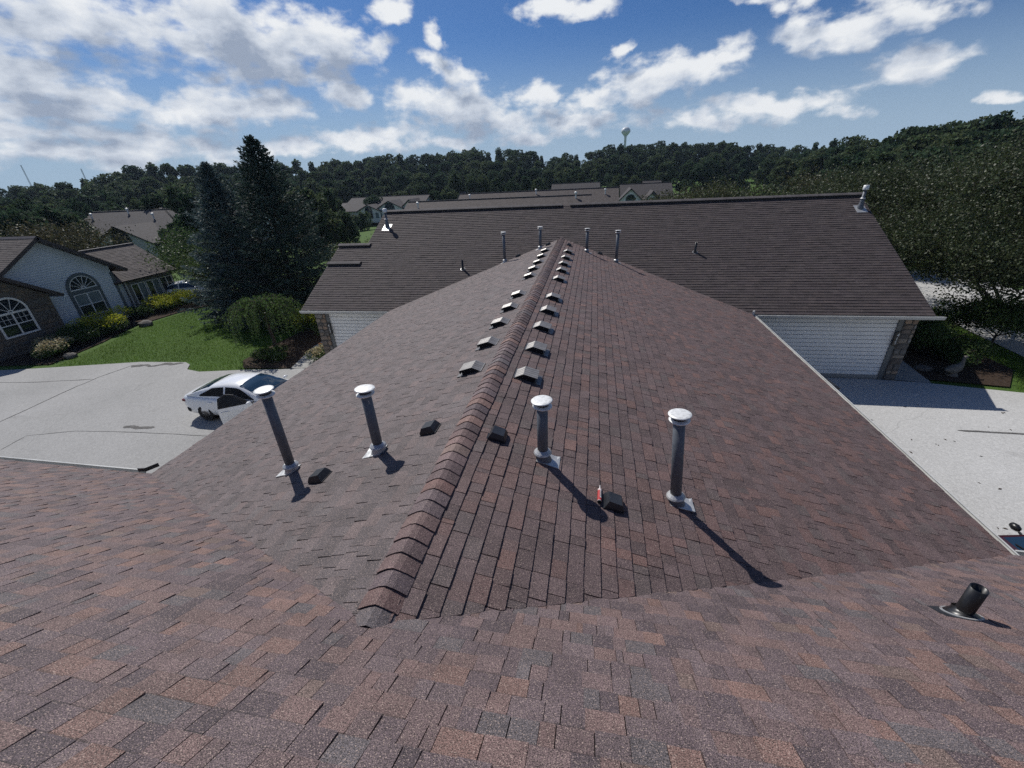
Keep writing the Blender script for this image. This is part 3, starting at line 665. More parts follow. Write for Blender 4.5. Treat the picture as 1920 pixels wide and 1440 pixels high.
def flue(x, y, hgt, lean=0., flash=(.105,.20), mat=M_PIPE, r=.061):
    side = 1 if x > 0 else -1; z = zM(x)
    m = MB(); m.lathe([(r,-.08),(r,hgt-.08)], 22); o = m.build('flue_pipe', mat, house, True); o.location = (x, y, z); o.rotation_euler = (lean*.3, lean, 0)
    for me, dz in ((RING, hgt-.10), (SCR, hgt-.10), (TOPC, hgt-.10), (COLLAR, .085)):
        c = link(bpy.data.objects.new(me.name, me), o); c.location = (0, 0, dz)
        if me in (TOPC, RING): c.rotation_euler = (RNG.uniform(-.05,.05), RNG.uniform(-.05,.05), RNG.uniform(0, 6))
    m = MB(); m.lathe([(.066,.10),(.085,.04),(.105,-.01),(.105,-.05)], 18, closed=False); m.build('flashing_cone', M_ALU if side < 0 else M_PIPE, o, True)
    m = MB(); wv, ln = flash; pts = []
    n = 8
    for k in range(n+1):
        t = -.08+ (ln+.08)*k/n
        for q in (-1,-.4,.4,1): pts.append((side*t, q*wv+.006*RNG.uniform(-1,1)*(k == n), .014+.004*RNG.random()+(.010 if k == n and q == 1 else 0)))
    vs = [tuple(slope_rot(side) @ Vector(p)) for p in pts]; fs = [(i*4+j, i*4+j+1, i*4+4+j+1, i*4+4+j) for i in range(n) for j in range(3)]
    b = len(vs); vs += [(a, bb, c-.012) for a, bb, c in vs]; fs += [tuple(b+i for i in f[::-1]) for f in fs]
    for i in range(n): fs += [(i*4, i*4+4, b+i*4+4, b+i*4), (i*4+3, b+i*4+3, b+i*4+7, i*4+7)]
    fs += [(n*4+j, n*4+j+1, b+n*4+j+1, b+n*4+j) for j in range(3)]
    m.mesh(vs, fs); m.build('flashing', M_ALU, o); return o
flue(-2.659,3.91,1.27,.004); flue(-1.28,3.905,.91,-.012); flue(.795,3.89,.79,.004); f4 = flue(2.315,3.87,1.17,-.085)
for (x, y, h) in ((-2.485,18.29,1.27),(-.958,18.59,.92),(1.036,18.14,.95),(2.237,17.83,1.25)): flue(x, y, h, RNG.uniform(-.01,.01))
m = MB(); m.box((-.012,-.001,0),(.02,.002,.045)); o = m.build('sticker', M_TRIMW, house); o.location = (-1.262,3.868,5.10); o['label'] = 'small white label stuck on the flue pipe'
# slant-back box vents in two rows along the ridge
def box_vent_mesh(side):
    hood = MB(); D, H, B = .34, .105, .15
    pr = [(0,.012),(.115,H),(D,H-.004),(D+.006,.045)]
    P = lambda u, h, y: slope_rot(side) @ Vector((side*u, y, h))
    n = len(pr); vs = []
    for y in (-B, B): vs += [P(u, h, y) for u, h in pr]
    fs = [(i, i+1, n+i+1, n+i) for i in range(n-1)]
    hood.mesh(vs, fs)
    iv = [P(u*.98+.002, h-.006, y*.985) for y in (-B, B) for u, h in pr]; hood.mesh(iv, [f[::-1] for f in fs])
    for rib in (-.10,-.03,.03,.10):                                # pressed ribs
        for (a, b) in ((pr[0],pr[1]),(pr[1],pr[2])):
            vs = [P(a[0]+.004, a[1]+.000, rib-.010), P(b[0]-.004, b[1]+.000, rib-.010), P(b[0]-.004, b[1]+.005, rib), P(a[0]+.004, a[1]+.005, rib), P(b[0]-.004, b[1], rib+.010), P(a[0]+.004, a[1], rib+.010)]
            hood.mesh(vs, [(0,1,2,3),(3,2,4,5)])
    core = MB(); c = []
    for y in (-B+.012, B-.012): c += [P(u, h, y) for u, h in ((.012,.004),(.118,H-.012),(D-.03,H-.012),(D-.03,.004))]
    core.mesh(c, [(0,1,2,3),(7,6,5,4),(0,4,5,1),(1,5,6,2),(2,6,7,3),(3,7,4,0)])
    for k in range(5):
        u = .10+k*.045; core.mesh([P(u,.03,-B+.008),P(u+.02,.03,-B+.008),P(u+.02,H-.03,-B+.008),P(u,H-.03,-B+.008)], [(0,1,2,3)])
    fl = MB(); c = [P(u, h, y) for h in (.006,.013) for (u, y) in ((-.02,-B-.012),(D+.075,-B-.012),(D+.075,B+.012),(-.02,B+.012))]
    fl.mesh(c, [(0,3,2,1),(4,5,6,7),(0,1,5,4),(1,2,6,5),(2,3,7,6),(3,0,4,7)])
    return hood.data('box_vent', M_BOXVENT), core.data('louvre', M_DARK), fl.data('vent_flange', M_VFLANGE)
BV = {1: box_vent_mesh(1), -1: box_vent_mesh(-1)}
for side, xs, ys in ((-1, -.405, [5.90,7.02,8.20,9.32,10.48,12.62,13.70,14.78,15.93,17.15]), (1, .165, [5.72,6.84,7.98,9.10,10.22,12.20,13.38,14.42,15.55,16.80])):
    for y in ys:
        h, c, f = BV[side]; o = link(bpy.data.objects.new('box_vent', h), house); o.location = (xs+RNG.uniform(-.012,.012), y, zM(xs)+.004); o.rotation_euler = (0,0,RNG.uniform(-.03,.03))
        link(bpy.data.objects.new('louvre', c), o); link(bpy.data.objects.new('vent_flange', f), o)
# small black exhaust hoods
def hood_mesh(side):
    m = MB(); P = lambda u, y, h: slope_rot(side) @ Vector((side*u, y, h))
    b = [(-.02,-.135),(.25,-.125),(.25,.125),(-.02,.135)]; t = [(.03,-.10),(.21,-.10),(.21,.10),(.03,.10)]
    mid = [(.0,-.13),(.255,-.125),(.255,.125),(.0,.13)]
    m.mesh([P(u,y,.0) for u, y in b]+[P(u,y,.045) for u, y in mid]+[P(u,y,.105) for u, y in t], [(0,1,5,4),(1,2,6,5),(2,3,7,6),(3,0,4,7),(4,5,9,8),(5,6,10,9),(6,7,11,10),(7,4,8,11),(8,9,10,11),(3,2,1,0)])
    f = MB(); c = [P(u,y,h) for h in (.004,.012) for u, y in ((-.03,-.138),(.275,-.138),(.275,.138),(-.03,.138))]
    f.mesh(c, [(0,3,2,1),(4,5,6,7),(0,1,5,4),(1,2,6,5),(2,3,7,6),(3,0,4,7)])
    return m.data('exhaust_hood', M_BLACKVENT), f.data('hood_flange', M_BLACKVENT)
HD = {1: hood_mesh(1), -1: hood_mesh(-1)}
for (x, y) in ((-1.85,3.55),(-.57,4.15),(.15,4.02),(1.50,3.49),(-1.85,18.6),(-.55,18.95),(.2,18.4),(1.5,18.6)):
    s = 1 if x > 0 else -1; o = link(bpy.data.objects.new('exhaust_hood', HD[s][0]), house); o.location = (x, y, zM(x)+.004); o.rotation_euler = (0,0,RNG.uniform(-.06,.06)); o.scale = (.78,.78,.95)
    link(bpy.data.objects.new('hood_flange', HD[s][1]), o)
# black plumbing vents
def plumbing(x, y, z, h, r, slope_mat, boot=True, alu=True, name='plumbing_vent'):
    m = MB(); m.lathe([(r*.84,.02),(r*.84,h),(r,h),(r,-.06)], 20, closed=False); o = m.build(name, M_RUBBER, house, True); o.location = (x, y, z)
    if boot:
        q = MB(); q.lathe([(r*1.04,.072),(r*1.16,.050),(r*1.55,.034),(r*2.0,.016),(r*2.05,.0),(r*2.05,-.02)], 24, closed=False); b = q.build('rubber_boot', M_RUBBER, o, True); b.rotation_euler = slope_mat
    q = MB(); q.box((-r*2.6,-r*2.6,.006),(r*2.6,r*3.2,.012)) if not alu else q.lathe([(r*2.0,.008),(r*2.3,.008),(r*2.3,.014),(r*2.0,.016)], 24)
    b = q.build('flashing', M_ALU, o); b.rotation_euler = slope_mat; return o
plumbing(4.487,2.884,3.913,.33,.058,(-math.atan(SF),0,0))
q = MB(); q.mesh([(a,b*cos(math.atan(SF)),-b*sin(math.atan(SF))+c) for c in (.006,.011) for a, b in ((-.19,-.10),(.02,-.14),(.02,.14),(-.19,.10))], [(0,3,2,1),(4,5,6,7),(0,1,5,4),(1,2,6,5),(2,3,7,6),(3,0,4,7)])
o = q.build('boot_flange', M_BLACKVENT, house); o.location = (4.487,2.884,3.913)
zBp = lambda y: EZ+SB*(y-Y2)
for (x, y) in ((-4.33,17.96),(5.44,18.79)): plumbing(x, y, zBp(y), .40, .045, (math.atan(SB),0,0))
def back_flue(x, y, h):
    m = MB(); m.lathe([(.075,-.1),(.075,h*.5),(.06,h*.52),(.06,h)], 18); o = m.build('flue_pipe', M_PIPE, house, True); o.location = (x, y, zBp(y))
    m = MB(); m.lathe([(.105,0),(.11,.02),(.10,.17),(.08,.18),(.03,.18)], 16, (0,0,h-.03)); m.build('cap_top', M_CAP, o, True)
    m = MB(); m.lathe([(.066,.05),(.10,.02),(.10,0),(.07,0)], 16, (0,0,h*.5)); m.build('storm_collar', M_ALU, o)
    m = MB(); m.lathe([(.08,.22),(.12,.05),(.13,-.08)], 16, closed=False); m.build('flashing_cone', M_PIPE, o, True)
    m = MB(); c = [Matrix.Rotation(math.atan(SB), 4, 'X') @ Vector(p) for p in [(a, b, c) for c in (.014,.022) for a, b in ((-.2,-.32),(.2,-.32),(.2,.2),(-.2,.2))]]
    m.mesh(c, [(0,3,2,1),(4,5,6,7),(0,1,5,4),(1,2,6,5),(2,3,7,6),(3,0,4,7)]); m.build('flashing', M_ALU, o)
back_flue(-9.03,20.95,.72); back_flue(12.30,21.25,.74)

# caulk tube lying against the black hood
tube = empty('caulk_tube', (1.437,3.43,zM(1.437)+.012)); tube.rotation_euler = (0, math.atan(SM), radians(-2)); tube.scale = (.9,.9,.9)
tag(tube, 'red and white caulk tube lying beside a black exhaust hood', 'caulk tube')
M_TUBEW = pm('tube_white', (.75,.73,.70), (.5,.46,.44), 45, .35, .5); M_TUBER = pm('tube_red', (.48,.045,.04), (.40,.03,.03), 30, .35, .5)
def ycyl(name, r, a, b, mat, r2=None):
    m = MB(); m.tube([(0,a,.025),(0,b,.025)], [r, r2 if r2 is not None else r], 18); return m.build(name, mat, tube, False)
ycyl('tube_body', .0245, .012, .215, M_TUBEW); ycyl('end_cap', .0235, 0, .014, M_RUBBER); ycyl('red_band', .0250, .018, .060, M_TUBER); ycyl('nozzle', .011, .214, .30, M_TUBEW, .004); ycyl('collar_cap', .0235, .205, .219, M_TUBER)
m = MB(); n = 10
vs = [(.0253*cos(a), y, .025+.0253*sin(a)) for y in (.06,.19) for a in [radians(100+k*95/n) for k in range(n+1)]]
m.mesh(vs, [(k, k+1, n+2+k, n+1+k) for k in range(n)]); m.build('red_stripe', M_TUBER, tube)
for k in range(4):
    m = MB(); vs = [(.0256*cos(a), y, .025+.0256*sin(a)) for y in (.085+k*.026,.098+k*.026) for a in [radians(55+j*8) for j in range(5)]]
    m.mesh(vs, [(j, j+1, 6+j, 5+j) for j in range(4)]); m.build('print_line', M_DARK, tube)

# ------------------------------------------------------------------ pixel to point helpers for things standing on known planes
def at_z(u, v, z): d = direction(u, v); return CAM + d*((z-CAM.z)/d.z)
def at_y(u, v, y): d = direction(u, v); return CAM + d*((y-CAM.y)/d.y)
def at_x(u, v, x): d = direction(u, v); return CAM + d*((x-CAM.x)/d.x)

# ------------------------------------------------------------------ windows and neighbour houses
def framed(fr, name, mat, parent, boxes):
    """boxes in wall coordinates (a0,a1,z0,z1,o0,o1); fr maps (a,z,o) to the house's coordinates"""
    m = MB()
    for (a0,a1,z0,z1,o0,o1) in boxes:
        vs = [fr(a,z,o) for o in (o0,o1) for a, z in ((a0,z0),(a1,z0),(a1,z1),(a0,z1))]
        m.mesh(vs, [(0,3,2,1),(4,5,6,7),(0,1,5,4),(1,2,6,5),(2,3,7,6),(3,0,4,7)])
    return m.build(name, mat, parent)
def arc_band(m, fr, ca, cz, r0, r1, o0, o1, a0=0, a1=pi, n=18):
    vs = []; 
    for k in range(n+1):
        t = a0+(a1-a0)*k/n
        for r in (r0, r1):
            for o in (o0, o1): vs.append(fr(ca+r*cos(t), cz+r*sin(t), o))
    fs = []
    for k in range(n):
        b = k*4
        fs += [(b,b+4,b+5,b+1),(b+2,b+3,b+7,b+6),(b,b+2,b+6,b+4),(b+1,b+5,b+7,b+3)]
    fs += [(0,1,3,2),(n*4,n*4+2,n*4+3,n*4+1)]
    m.mesh(vs, fs)
def half_disc(m, fr, ca, cz, r, o, n=18):
    m.face([fr(ca+r*cos(pi*k/n), cz+r*sin(pi*k/n), o) for k in range(n+1)])
def arched_window(fr, parent, ca, w, z0, zs, trim, rays=5, style='trim', blind=True, grid=False):
    """half-round light above a pair of sashes; style 'trim' has a wide painted surround"""
    tw = .17 if style == 'trim' else .05
    r = w/2; lab = {}
    win = framed(fr, 'window', trim, parent, [(ca-r,ca-r+tw,z0,zs,0,.05),(ca+r-tw,ca+r,z0,zs,0,.05),(ca-r+tw,ca+r-tw,z0,z0+tw*.9,0,.05)]+([(ca-r+tw,ca+r-tw,zs-.30,zs,0,.045)] if style == 'trim' else []))
    m = MB(); arc_band(m, fr, ca, zs, r-tw, r, .0, .05); m.build('arch_trim', trim, win)
    ri = r-tw; g = .045; top = zs-.30 if style == 'trim' else zs-.04; bot = z0+tw*.9
    m = MB(); half_disc(m, fr, ca, zs, ri, .012); m.build('pane', M_GLASS, win)
    m = MB(); arc_band(m, fr, ca, zs, ri-g, ri, .01, .04); arc_band(m, fr, ca, zs, .08, .13, .014, .035)
    for k in range(1, rays+1):
        t = pi*k/(rays+1); c, s_ = cos(t), sin(t); q = .012
        vs = [fr(ca+rr_*c-s_*e*q, zs+rr_*s_+c*e*q, o) for o in (.014,.032) for rr_, e in ((.13,-1),(ri-g,-1),(ri-g,1),(.13,1))]
        m.mesh(vs, [(0,3,2,1),(4,5,6,7),(0,1,5,4),(1,2,6,5),(2,3,7,6),(3,0,4,7)])
    m.build('fan_muntin', M_TRIMW, win)
    a0, a1 = ca-ri, ca+ri; mid = (top+bot)/2
    framed(fr, 'sash_frame', M_TRIMW, win, [(a0,a0+g,bot,top,.01,.045),(a1-g,a1,bot,top,.01,.045),(a0+g,a1-g,bot,bot+g,.01,.045),(a0+g,a1-g,top-g,top,.01,.045),(ca-.035,ca+.035,bot+g,top-g,.01,.042),(a0+g,ca-.035,mid-.025,mid+.025,.01,.038),(ca+.035,a1-g,mid-.025,mid+.025,.01,.038),(a0,a1,zs-.045,zs+.02,.03,.052)])
    for (b0, b1) in ((a0+g,ca-.035),(ca+.035,a1-g)):
        framed(fr, 'pane', M_GLASS, win, [(b0,b1,bot+g,mid-.025,-.02,.014)])
        framed(fr, 'pane', M_BLIND if blind else M_GLASS, win, [(b0,b1,mid+.025,top-g,-.02,.014)])
        if grid:
            bs = [(b0+(b1-b0)*k/3-.008,b0+(b1-b0)*k/3+.008,mid+.025,top-g,.015,.024) for k in (1,2)]+[(b0,b1,(mid+top)/2-.008,(mid+top)/2+.008,.0155,.0235)]
            framed(fr, 'grille', M_TRIMW, win, bs)
    return win
def clap(fr, poly, step, parent, mat, name='wall', depth=.018):
    """wall face of lapped boards following polygon poly in (a,z), plus a backing"""
    m = MB(); zs = [p[1] for p in poly]; z = min(zs)
    n = len(poly); vs = [fr(a, zz, -.01) for a, zz in poly]+[fr(a, zz, -.14) for a, zz in poly]
    m.mesh(vs, [tuple(range(n)), tuple(range(n, 2*n))[::-1]]+[(i, n+i, n+(i+1)%n, (i+1)%n) for i in range(n)])
    while z < max(zs)-.01:
        q = clip_half(clip_half(poly, 0, 1, -z), 0, -1, z+step)
        if len(q) >= 3:
            k = len(q); vs = [fr(a, zz, depth*(1-(zz-z)/step)+.001) for a, zz in q]+[fr(a, zz, -.012) for a, zz in q]
            m.mesh(vs, [tuple(range(k))]+[(i, k+i, k+(i+1)%k, (i+1)%k) for i in range(k)])
        z += step
    return m.build(name, mat, parent)
def roof_slab(pts, mat, parent, t=.16, name='roof', tabs=None, pal=None):
    P = [Vector(p) for p in pts]; n = (P[1]-P[0]).cross(P[2]-P[0]).normalized()
    if n.z < 0: n = -n; P = P[::-1]
    k = len(P); m = MB(); m.mesh(P+[p-n*t for p in P], [tuple(range(k)), tuple(range(k,2*k))[::-1]]+[(i, k+i, k+(i+1)%k, (i+1)%k) for i in range(k)])
    return m.build(name, mat, parent, fix=False)
def shingled(corner, udir, vdir, ulen, vlen, parent, pal, seed, mat=None, e=.15):
    o = Vector(corner); u, v = Vector(udir).normalized(), Vector(vdir).normalized()
    m = MB()
    for (vs, fs, col, cen, st) in shingles(o, u, v, [[(0,0),(ulen,0),(ulen,vlen),(0,vlen)]], pal, seed, e=e, wmin=.25, wmax=.5, thick=(.010,.014)): m.mesh(vs, fs, col)
    tag(m.build('shingle_field', mat or M_SHB, parent, fix=False), kind='stuff')
PAL_L = [((.085,.072,.068),3),((.072,.060,.058),2),((.098,.083,.077),2)]

def build_left_house():
    h = empty('siding_house', (-31, 20, -.4)); tag(h, 'pale clapboard house with stone arched wing and sunroom beside the lawn', 'house')
    off = Vector((-31, 20, -.4))
    def W(x, y, z): return Vector((x, y, z))-off
    def FX(X): return lambda a, z, o: W(X+o, a, z)
    X = -31.0; g = -.55
    ya, za, s = 20.05, 5.44, .642
    main = clap(FX(X), [(16.75,g),(23.36,g),(23.36,za-.2-s*(23.36-ya)),(ya,za-.2),(16.75,za-.2-s*(ya-16.75))], .135, h, M_SIDING2, depth=.034)
    framed(FX(X), 'corner_trim', M_GREYTRIM, h, [(23.24,23.42,g,2.75,-.1,.04)])
    framed(FX(X-9), 'wall', M_SIDING2, h, [(16.75,23.36,g,2.6,-2,8.8)])
    for sg in (1,-1):
        ye = ya+sg*4.13; ze = za-s*4.13; nrm = sqrt(1+s*s)
        r = roof_slab([W(X+.5,ya,za),W(X+.5,ye,ze),W(X-11,ye,ze),W(X-11,ya,za)], M_FASCIA, h, .17)
        shingled(W(X+.5,ya,za+.012), (-1,0,0), (0,sg,-s), 11.5, 4.13*nrm, r, PAL_L, 50+sg)
    m = MB(); m.prism([(ya-.16-off.y,za-.09-off.z),(ya-off.y,za+.02-off.z),(ya+.16-off.y,za-.09-off.z),(ya+.16-off.y,za-.05-off.z),(ya-off.y,za+.06-off.z),(ya-.16-off.y,za-.05-off.z)], 'x', X+.5-off.x, X-11-off.x); m.build('ridge_cap_row', M_FASCIA, h)
    arched_window(FX(X+.034), main, 21.36, 1.9, .26, 2.14, M_GREYTRIM, rays=6)
    # stone wing
    XS, yc, zc, s2 = -30.2, 16.93, 3.96, .665
    poly = [(14.95,g),(18.95,g),(18.95,zc-.25-s2*2.02),(yc,zc-.25),(14.95,zc-.25-s2*2.02)]
    n = len(poly); m = MB(); fr = FX(XS); m.mesh([fr(a,z,0) for a,z in poly]+[fr(a,z,-.8) for a,z in poly], [tuple(range(n)), tuple(range(n,2*n))[::-1]]+[(i,n+i,n+(i+1)%n,(i+1)%n) for i in range(n)])
    sw = m.build('stone_wall', M_MORTAR, h)
    rr = random.Random(9); z = -.45
    while z < zc-.4:
        hh = rr.uniform(.16,.30); a = 14.95
        while a < 18.93:
            ww = min(rr.uniform(.2,.5), 18.95-a); ca, cz = a+ww/2, z+hh/2
            ok = cz+hh*.4 < zc-.25-s2*abs(ca-yc) and not (abs(ca-yc) < .82+ww*.35 and .5 < cz < 1.95) and not (cz >= 1.95 and (ca-yc)**2+(cz-1.92)**2 < (.84+hh*.3)**2)
            if ok:
                k = 8; ring = []
                for q in range(k):
                    t = 2*pi*q/k+rr.uniform(-.25,.25); f = 1/max(abs(cos(t)),abs(sin(t)))**.75
                    ring.append((cos(t)*f*(ww/2-.012)*rr.uniform(.82,1), sin(t)*f*(hh/2-.012)*rr.uniform(.82,1)))
                d = rr.uniform(.025,.05); c0 = rr.choice([(.11,.085,.068),(.13,.11,.09),(.085,.07,.06),(.15,.115,.085),(.10,.095,.088)])
                m = MB(); m.mesh([(-.02,y,zz) for y,zz in ring]+[(d*.75,y,zz) for y,zz in ring]+[(d,y*.7,zz*.7) for y,zz in ring], [(q,(q+1)%k,k+(q+1)%k,k+q) for q in range(k)]+[(k+q,k+(q+1)%k,2*k+(q+1)%k,2*k+q) for q in range(k)]+[tuple(range(2*k,3*k))], c0)
                o = m.build('stone', M_STONE, sw); o.location = W(XS, ca, cz)
            a += ww
        z += hh
    arched_window(FX(XS+.02), sw, yc, 1.62, .60, 1.90, M_TRIMW, rays=4, style='white', blind=False, grid=True)
    for sg in (1,-1):
        ye = yc+sg*2.56; ze = zc-s2*2.56
        r = roof_slab([W(XS+.38,yc,zc),W(XS+.38,ye,ze),W(X-1.5,ye,ze),W(X-1.5,yc,zc)], M_FASCIA, h, .16)
        shingled(W(XS+.38,yc,zc+.012), (-1,0,0), (0,sg,-s2), 2.7, 2.56*sqrt(1+s2*s2), r, PAL_L, 60+sg)
    # sunroom with a lower roof falling to the front
    XR_, y0, y1 = -31.25, 23.42, 27.75; ez, rz = 1.98, 3.98; xe, xr = -30.85, -34.0
    wl = framed(FX(XR_), 'sunroom_wall', M_TAUPE, h, [(24.0,y1,g,ez-.1,-3,0)])
    framed(FX(XR_-.1), 'wall', M_SIDING2, h, [(23.3,24.0,g,ez+.1,-3,0.02)])
    fr = FX(XR_)
    for k in range(3):
        a0 = 24.42+k*1.10; a1 = a0+1.02
        w_ = framed(fr, 'window', M_TRIMW, wl, [(a0,a0+.045,.2,1.62,0,.04),(a1-.045,a1,.2,1.62,0,.04),(a0+.045,a1-.045,.2,.245,0,.04),(a0+.045,a1-.045,1.575,1.62,0,.04),((a0+a1)/2-.03,(a0+a1)/2+.03,.245,1.575,0,.038)])
        framed(fr, 'pane', M_GLASS, w_, [(a0+.045,(a0+a1)/2-.03,.245,1.575,-.02,.01)]); framed(fr, 'pane', M_BLIND if k < 2 else M_GLASS, w_, [((a0+a1)/2+.03,a1-.045,.245,1.575,-.02,.012)])
    sl = (rz-ez)/(xe-xr)
    r = roof_slab([W(xe,y0-.2,ez),W(xe,y1+.25,ez),W(xr,y1+.25,rz),W(xr,y0-.2,rz)], M_FASCIA, h, .13)
    shingled(W(xr,y0-.2,rz+.012), (0,1,0), (1,0,-sl), y1-y0+.45, (xe-xr)*sqrt(1+sl*sl), r, PAL_L, 70)
    roof_slab([W(xr,y0-.2,rz),W(xr,y1+.25,rz),W(xr-3,y1+.25,ez),W(xr-3,y0-.2,ez)], M_FARROOF, h, .13)
    framed(FX(xr), 'ridge_cap_row', M_FASCIA, h, [(y0-.2,y1+.25,rz-.02,rz+.06,-.12,.12)])
    m = MB(); m.lathe([(.07,0),(.07,.5),(.11,.5),(.11,.68),(.05,.70)], 14); o = m.build('flue_pipe', M_PIPE, h); o.location = W(-33.6,18.6,za-s*(ya-18.6)-.02)
    m = MB(); m.lathe([(.09,0),(.28,-.08),(.28,-.03),(.09,.06)], 12); c = m.build('flashing', M_ALU, o); c.rotation_euler = (math.atan(s),0,0)
    framed(FX(-33), 'downspout', M_GUTTER, h, [(24.02,24.1,g,ez-.1,1.78,1.86)])
build_left_house()

def far_house(label, x0, x1, yr, gz, ridge, eave, depth, gables, group=None, roofm=None, wallm=None, vents=0, chimney=False, name='far_house', cat='house', rot=0.0):
    """long house with its ridge along x at y=yr; gables (xc, half width, apex z, projection) look to -y"""
    cx = (x0+x1)/2; h = empty(name, (cx, yr, gz), rot); tag(h, label, cat, group)
    def W(x, y, z): return Vector((x-cx, y-yr, z-gz))
    roofm = roofm or M_FARROOF; wallm = wallm or M_SIDING2
    m = MB(); a = W(x0+.5, yr-depth+.5, gz-.3); b = W(x1-.5, yr+depth-.5, eave-.1); m.box(a, b)
    wall = m.build('wall', wallm, h)
    for xx in (x0+.45, x1-.6):
        m = MB(); q = [W(xx,yr-depth+.5,eave-.1),W(xx,yr+depth-.5,eave-.1),W(xx,yr,ridge-.25)]; q2 = [p+Vector((.15,0,0)) for p in q]
        m.mesh(q+q2, [(0,1,2),(5,4,3),(0,3,4,1),(1,4,5,2),(2,5,3,0)]); m.build('gable_wall', wallm, h)
    for sg in (-1,1):
        roof_slab([W(x0,yr,ridge),W(x1,yr,ridge),W(x1,yr+sg*depth,eave),W(x0,yr+sg*depth,eave)], roofm, h, .2)
    m = MB(); m.box(W(x0,yr-.15,ridge-.06), W(x1,yr+.15,ridge+.06)); m.build('ridge_cap_row', M_FASCIA, h)
    sl = (ridge-eave)/depth
    for (xc, hw, az, proj) in gables:
        yf = yr-depth-proj; ge = eave; s = (az-ge)/hw
        yb = yr-(ridge-az)/sl
        fr = lambda a, z, o, yf=yf: W(a, yf-o, z)
        gw = clap(fr, [(xc-hw+.35,gz-.3),(xc+hw-.35,gz-.3),(xc+hw-.35,az-.2-s*(hw-.35)),(xc,az-.2),(xc-hw+.35,az-.2-s*(hw-.35))], .3, h, M_TRIMW if wallm == M_SIDING2 else wallm, 'gable_wall')
        for sg in (-1,1):
            roof_slab([W(xc,yf-.35,az),W(xc+sg*hw,yf-.35,ge),W(xc+sg*hw,yr-depth+.3,ge),W(xc,yb,az)], roofm, h, .18)
        zs = az-.2-s*(hw*.45)-.55
        win = framed(fr, 'window', M_GREYTRIM, gw, [(xc-hw*.3,xc+hw*.3,gz+.7,zs,.0,.05)])
        m = MB(); arc_band(m, fr, xc, zs, hw*.30-.12, hw*.30, 0, .05); half_disc(m, fr, xc, zs, hw*.30-.05, .02); m.build('fan_light', M_GREYTRIM, win)
        framed(fr, 'pane', M_GLASS, win, [(xc-hw*.3+.12,xc-.05,gz+.85,zs-.25,.04,.06),(xc+.05,xc+hw*.3-.12,gz+.85,zs-.25,.04,.06)])
        m = MB(); half_disc(m, fr, xc, zs, hw*.30-.13, .035); m.build('pane', M_GLASS, win)
        for k in (-1,1):
            w2 = framed(fr, 'window', M_GREYTRIM, gw, [(xc+k*hw*.62-.4,xc+k*hw*.62+.4,gz+.7,gz+1.9,0,.05)]); framed(fr, 'pane', M_BLIND, w2, [(xc+k*hw*.62-.3,xc+k*hw*.62+.3,gz+.8,gz+1.8,.04,.06)])
    rr = random.Random(int(abs(x0*10)))
    for k in range(vents):
        x = x0+(x1-x0)*(.08+.84*k/max(1,vents-1)); y = yr-depth*rr.uniform(.1,.35); z = ridge-sl*(yr-y)
        m = MB(); m.lathe([(.09,-.1),(.09,.55),(.2,.56),(.2,.75),(.08,.82)], 10); o = m.build('flue_pipe', M_CAP, h); o.location = W(x, y, z)
    return h
far_house('house with arched gable window behind the clapboard house and sunroom', -74, -53.5, 56.0, -1.3, 5.2, 1.55, 7.0, [(-60.4,5.2,3.75,1.2)], vents=4, roofm=M_FARROOF2)
far_house('grey roofed house with white flue caps beyond the arched gable house', -84, -60, 74.0, -1.3, 5.0, 1.4, 6.5, [], vents=5, roofm=M_FARROOF2)
far_house('long tan roofed building seen just over the dark old ridge', -25.8, .9, 63.0, -1.1, 4.5, 1.5, 6.2, [], vents=2)
far_house('tan roofed building behind the first long tan roof, three vents on its slope', -22.5, 5.2, 79.0, -1.1, 4.72, 1.5, 6.2, [], vents=3)
p0 = at_y(660,371,110); p1 = at_y(806,363,110)
gb = [(at_y(689,384,101).x, 3.3, at_y(689,384,101).z, 1.5), (at_y(730,376,102).x, 4.4, at_y(730,376,102).z, 1.0), (at_y(770,373,103).x, 3.0, at_y(770,373,103).z, .6)]
far_house('far house with three white gables in front of the woods', p0.x, p1.x, 110, -1.3, p0.z, 1.0, 7.5, gb, roofm=M_FARROOF2)
q0 = at_y(638,381,118); far_house('far house with a bare white end wall beside the three gabled house', q0.x-3, q0.x+5, 118, -1.2, q0.z, .8, 6, [], roofm=M_FARROOF2)
q0 = at_y(592,380,104); far_house('small far house half hidden behind the dark spruce', q0.x-9, q0.x+2, 108, -1.2, q0.z+.3, .6, 6, [(q0.x-.5,3.2,q0.z-.9,1.5)], roofm=M_FARROOF2)
p0 = at_y(1162,352,101); g0 = at_y(1184,353,93); g1 = at_y(1232,352,93)
far_house('far house with white gables at the end of the tan roofs', p0.x, p0.x+10.5, 101, -1.0, at_y(1200,344,101).z, 1.0, 7, [(g0.x,3.2,g0.z,.6),(g0.x+4.0,2.4,g0.z-.9,1.2),(g1.x-.6,2.4,g1.z-.5,.6)], roofm=M_FARROOF2)
for k, (u0, u1, v, Y, lab) in enumerate(((1035,1125,345,128,'low brown roof among the young trees before the woods'),(840,880,361,125,'short brown roof edge just left of the tan roofs'),(150,182,384,112,'grey roof in the trees far beyond the arched gable house'),(1205,1240,339,135,'dark roof peeping over the white gabled far house'))):
    a, b = at_y(u0, v, Y), at_y(u1, v, Y); far_house(lab, a.x, b.x, Y, -1.2, a.z, a.z-3, 6, [], roofm=M_FARROOF2)

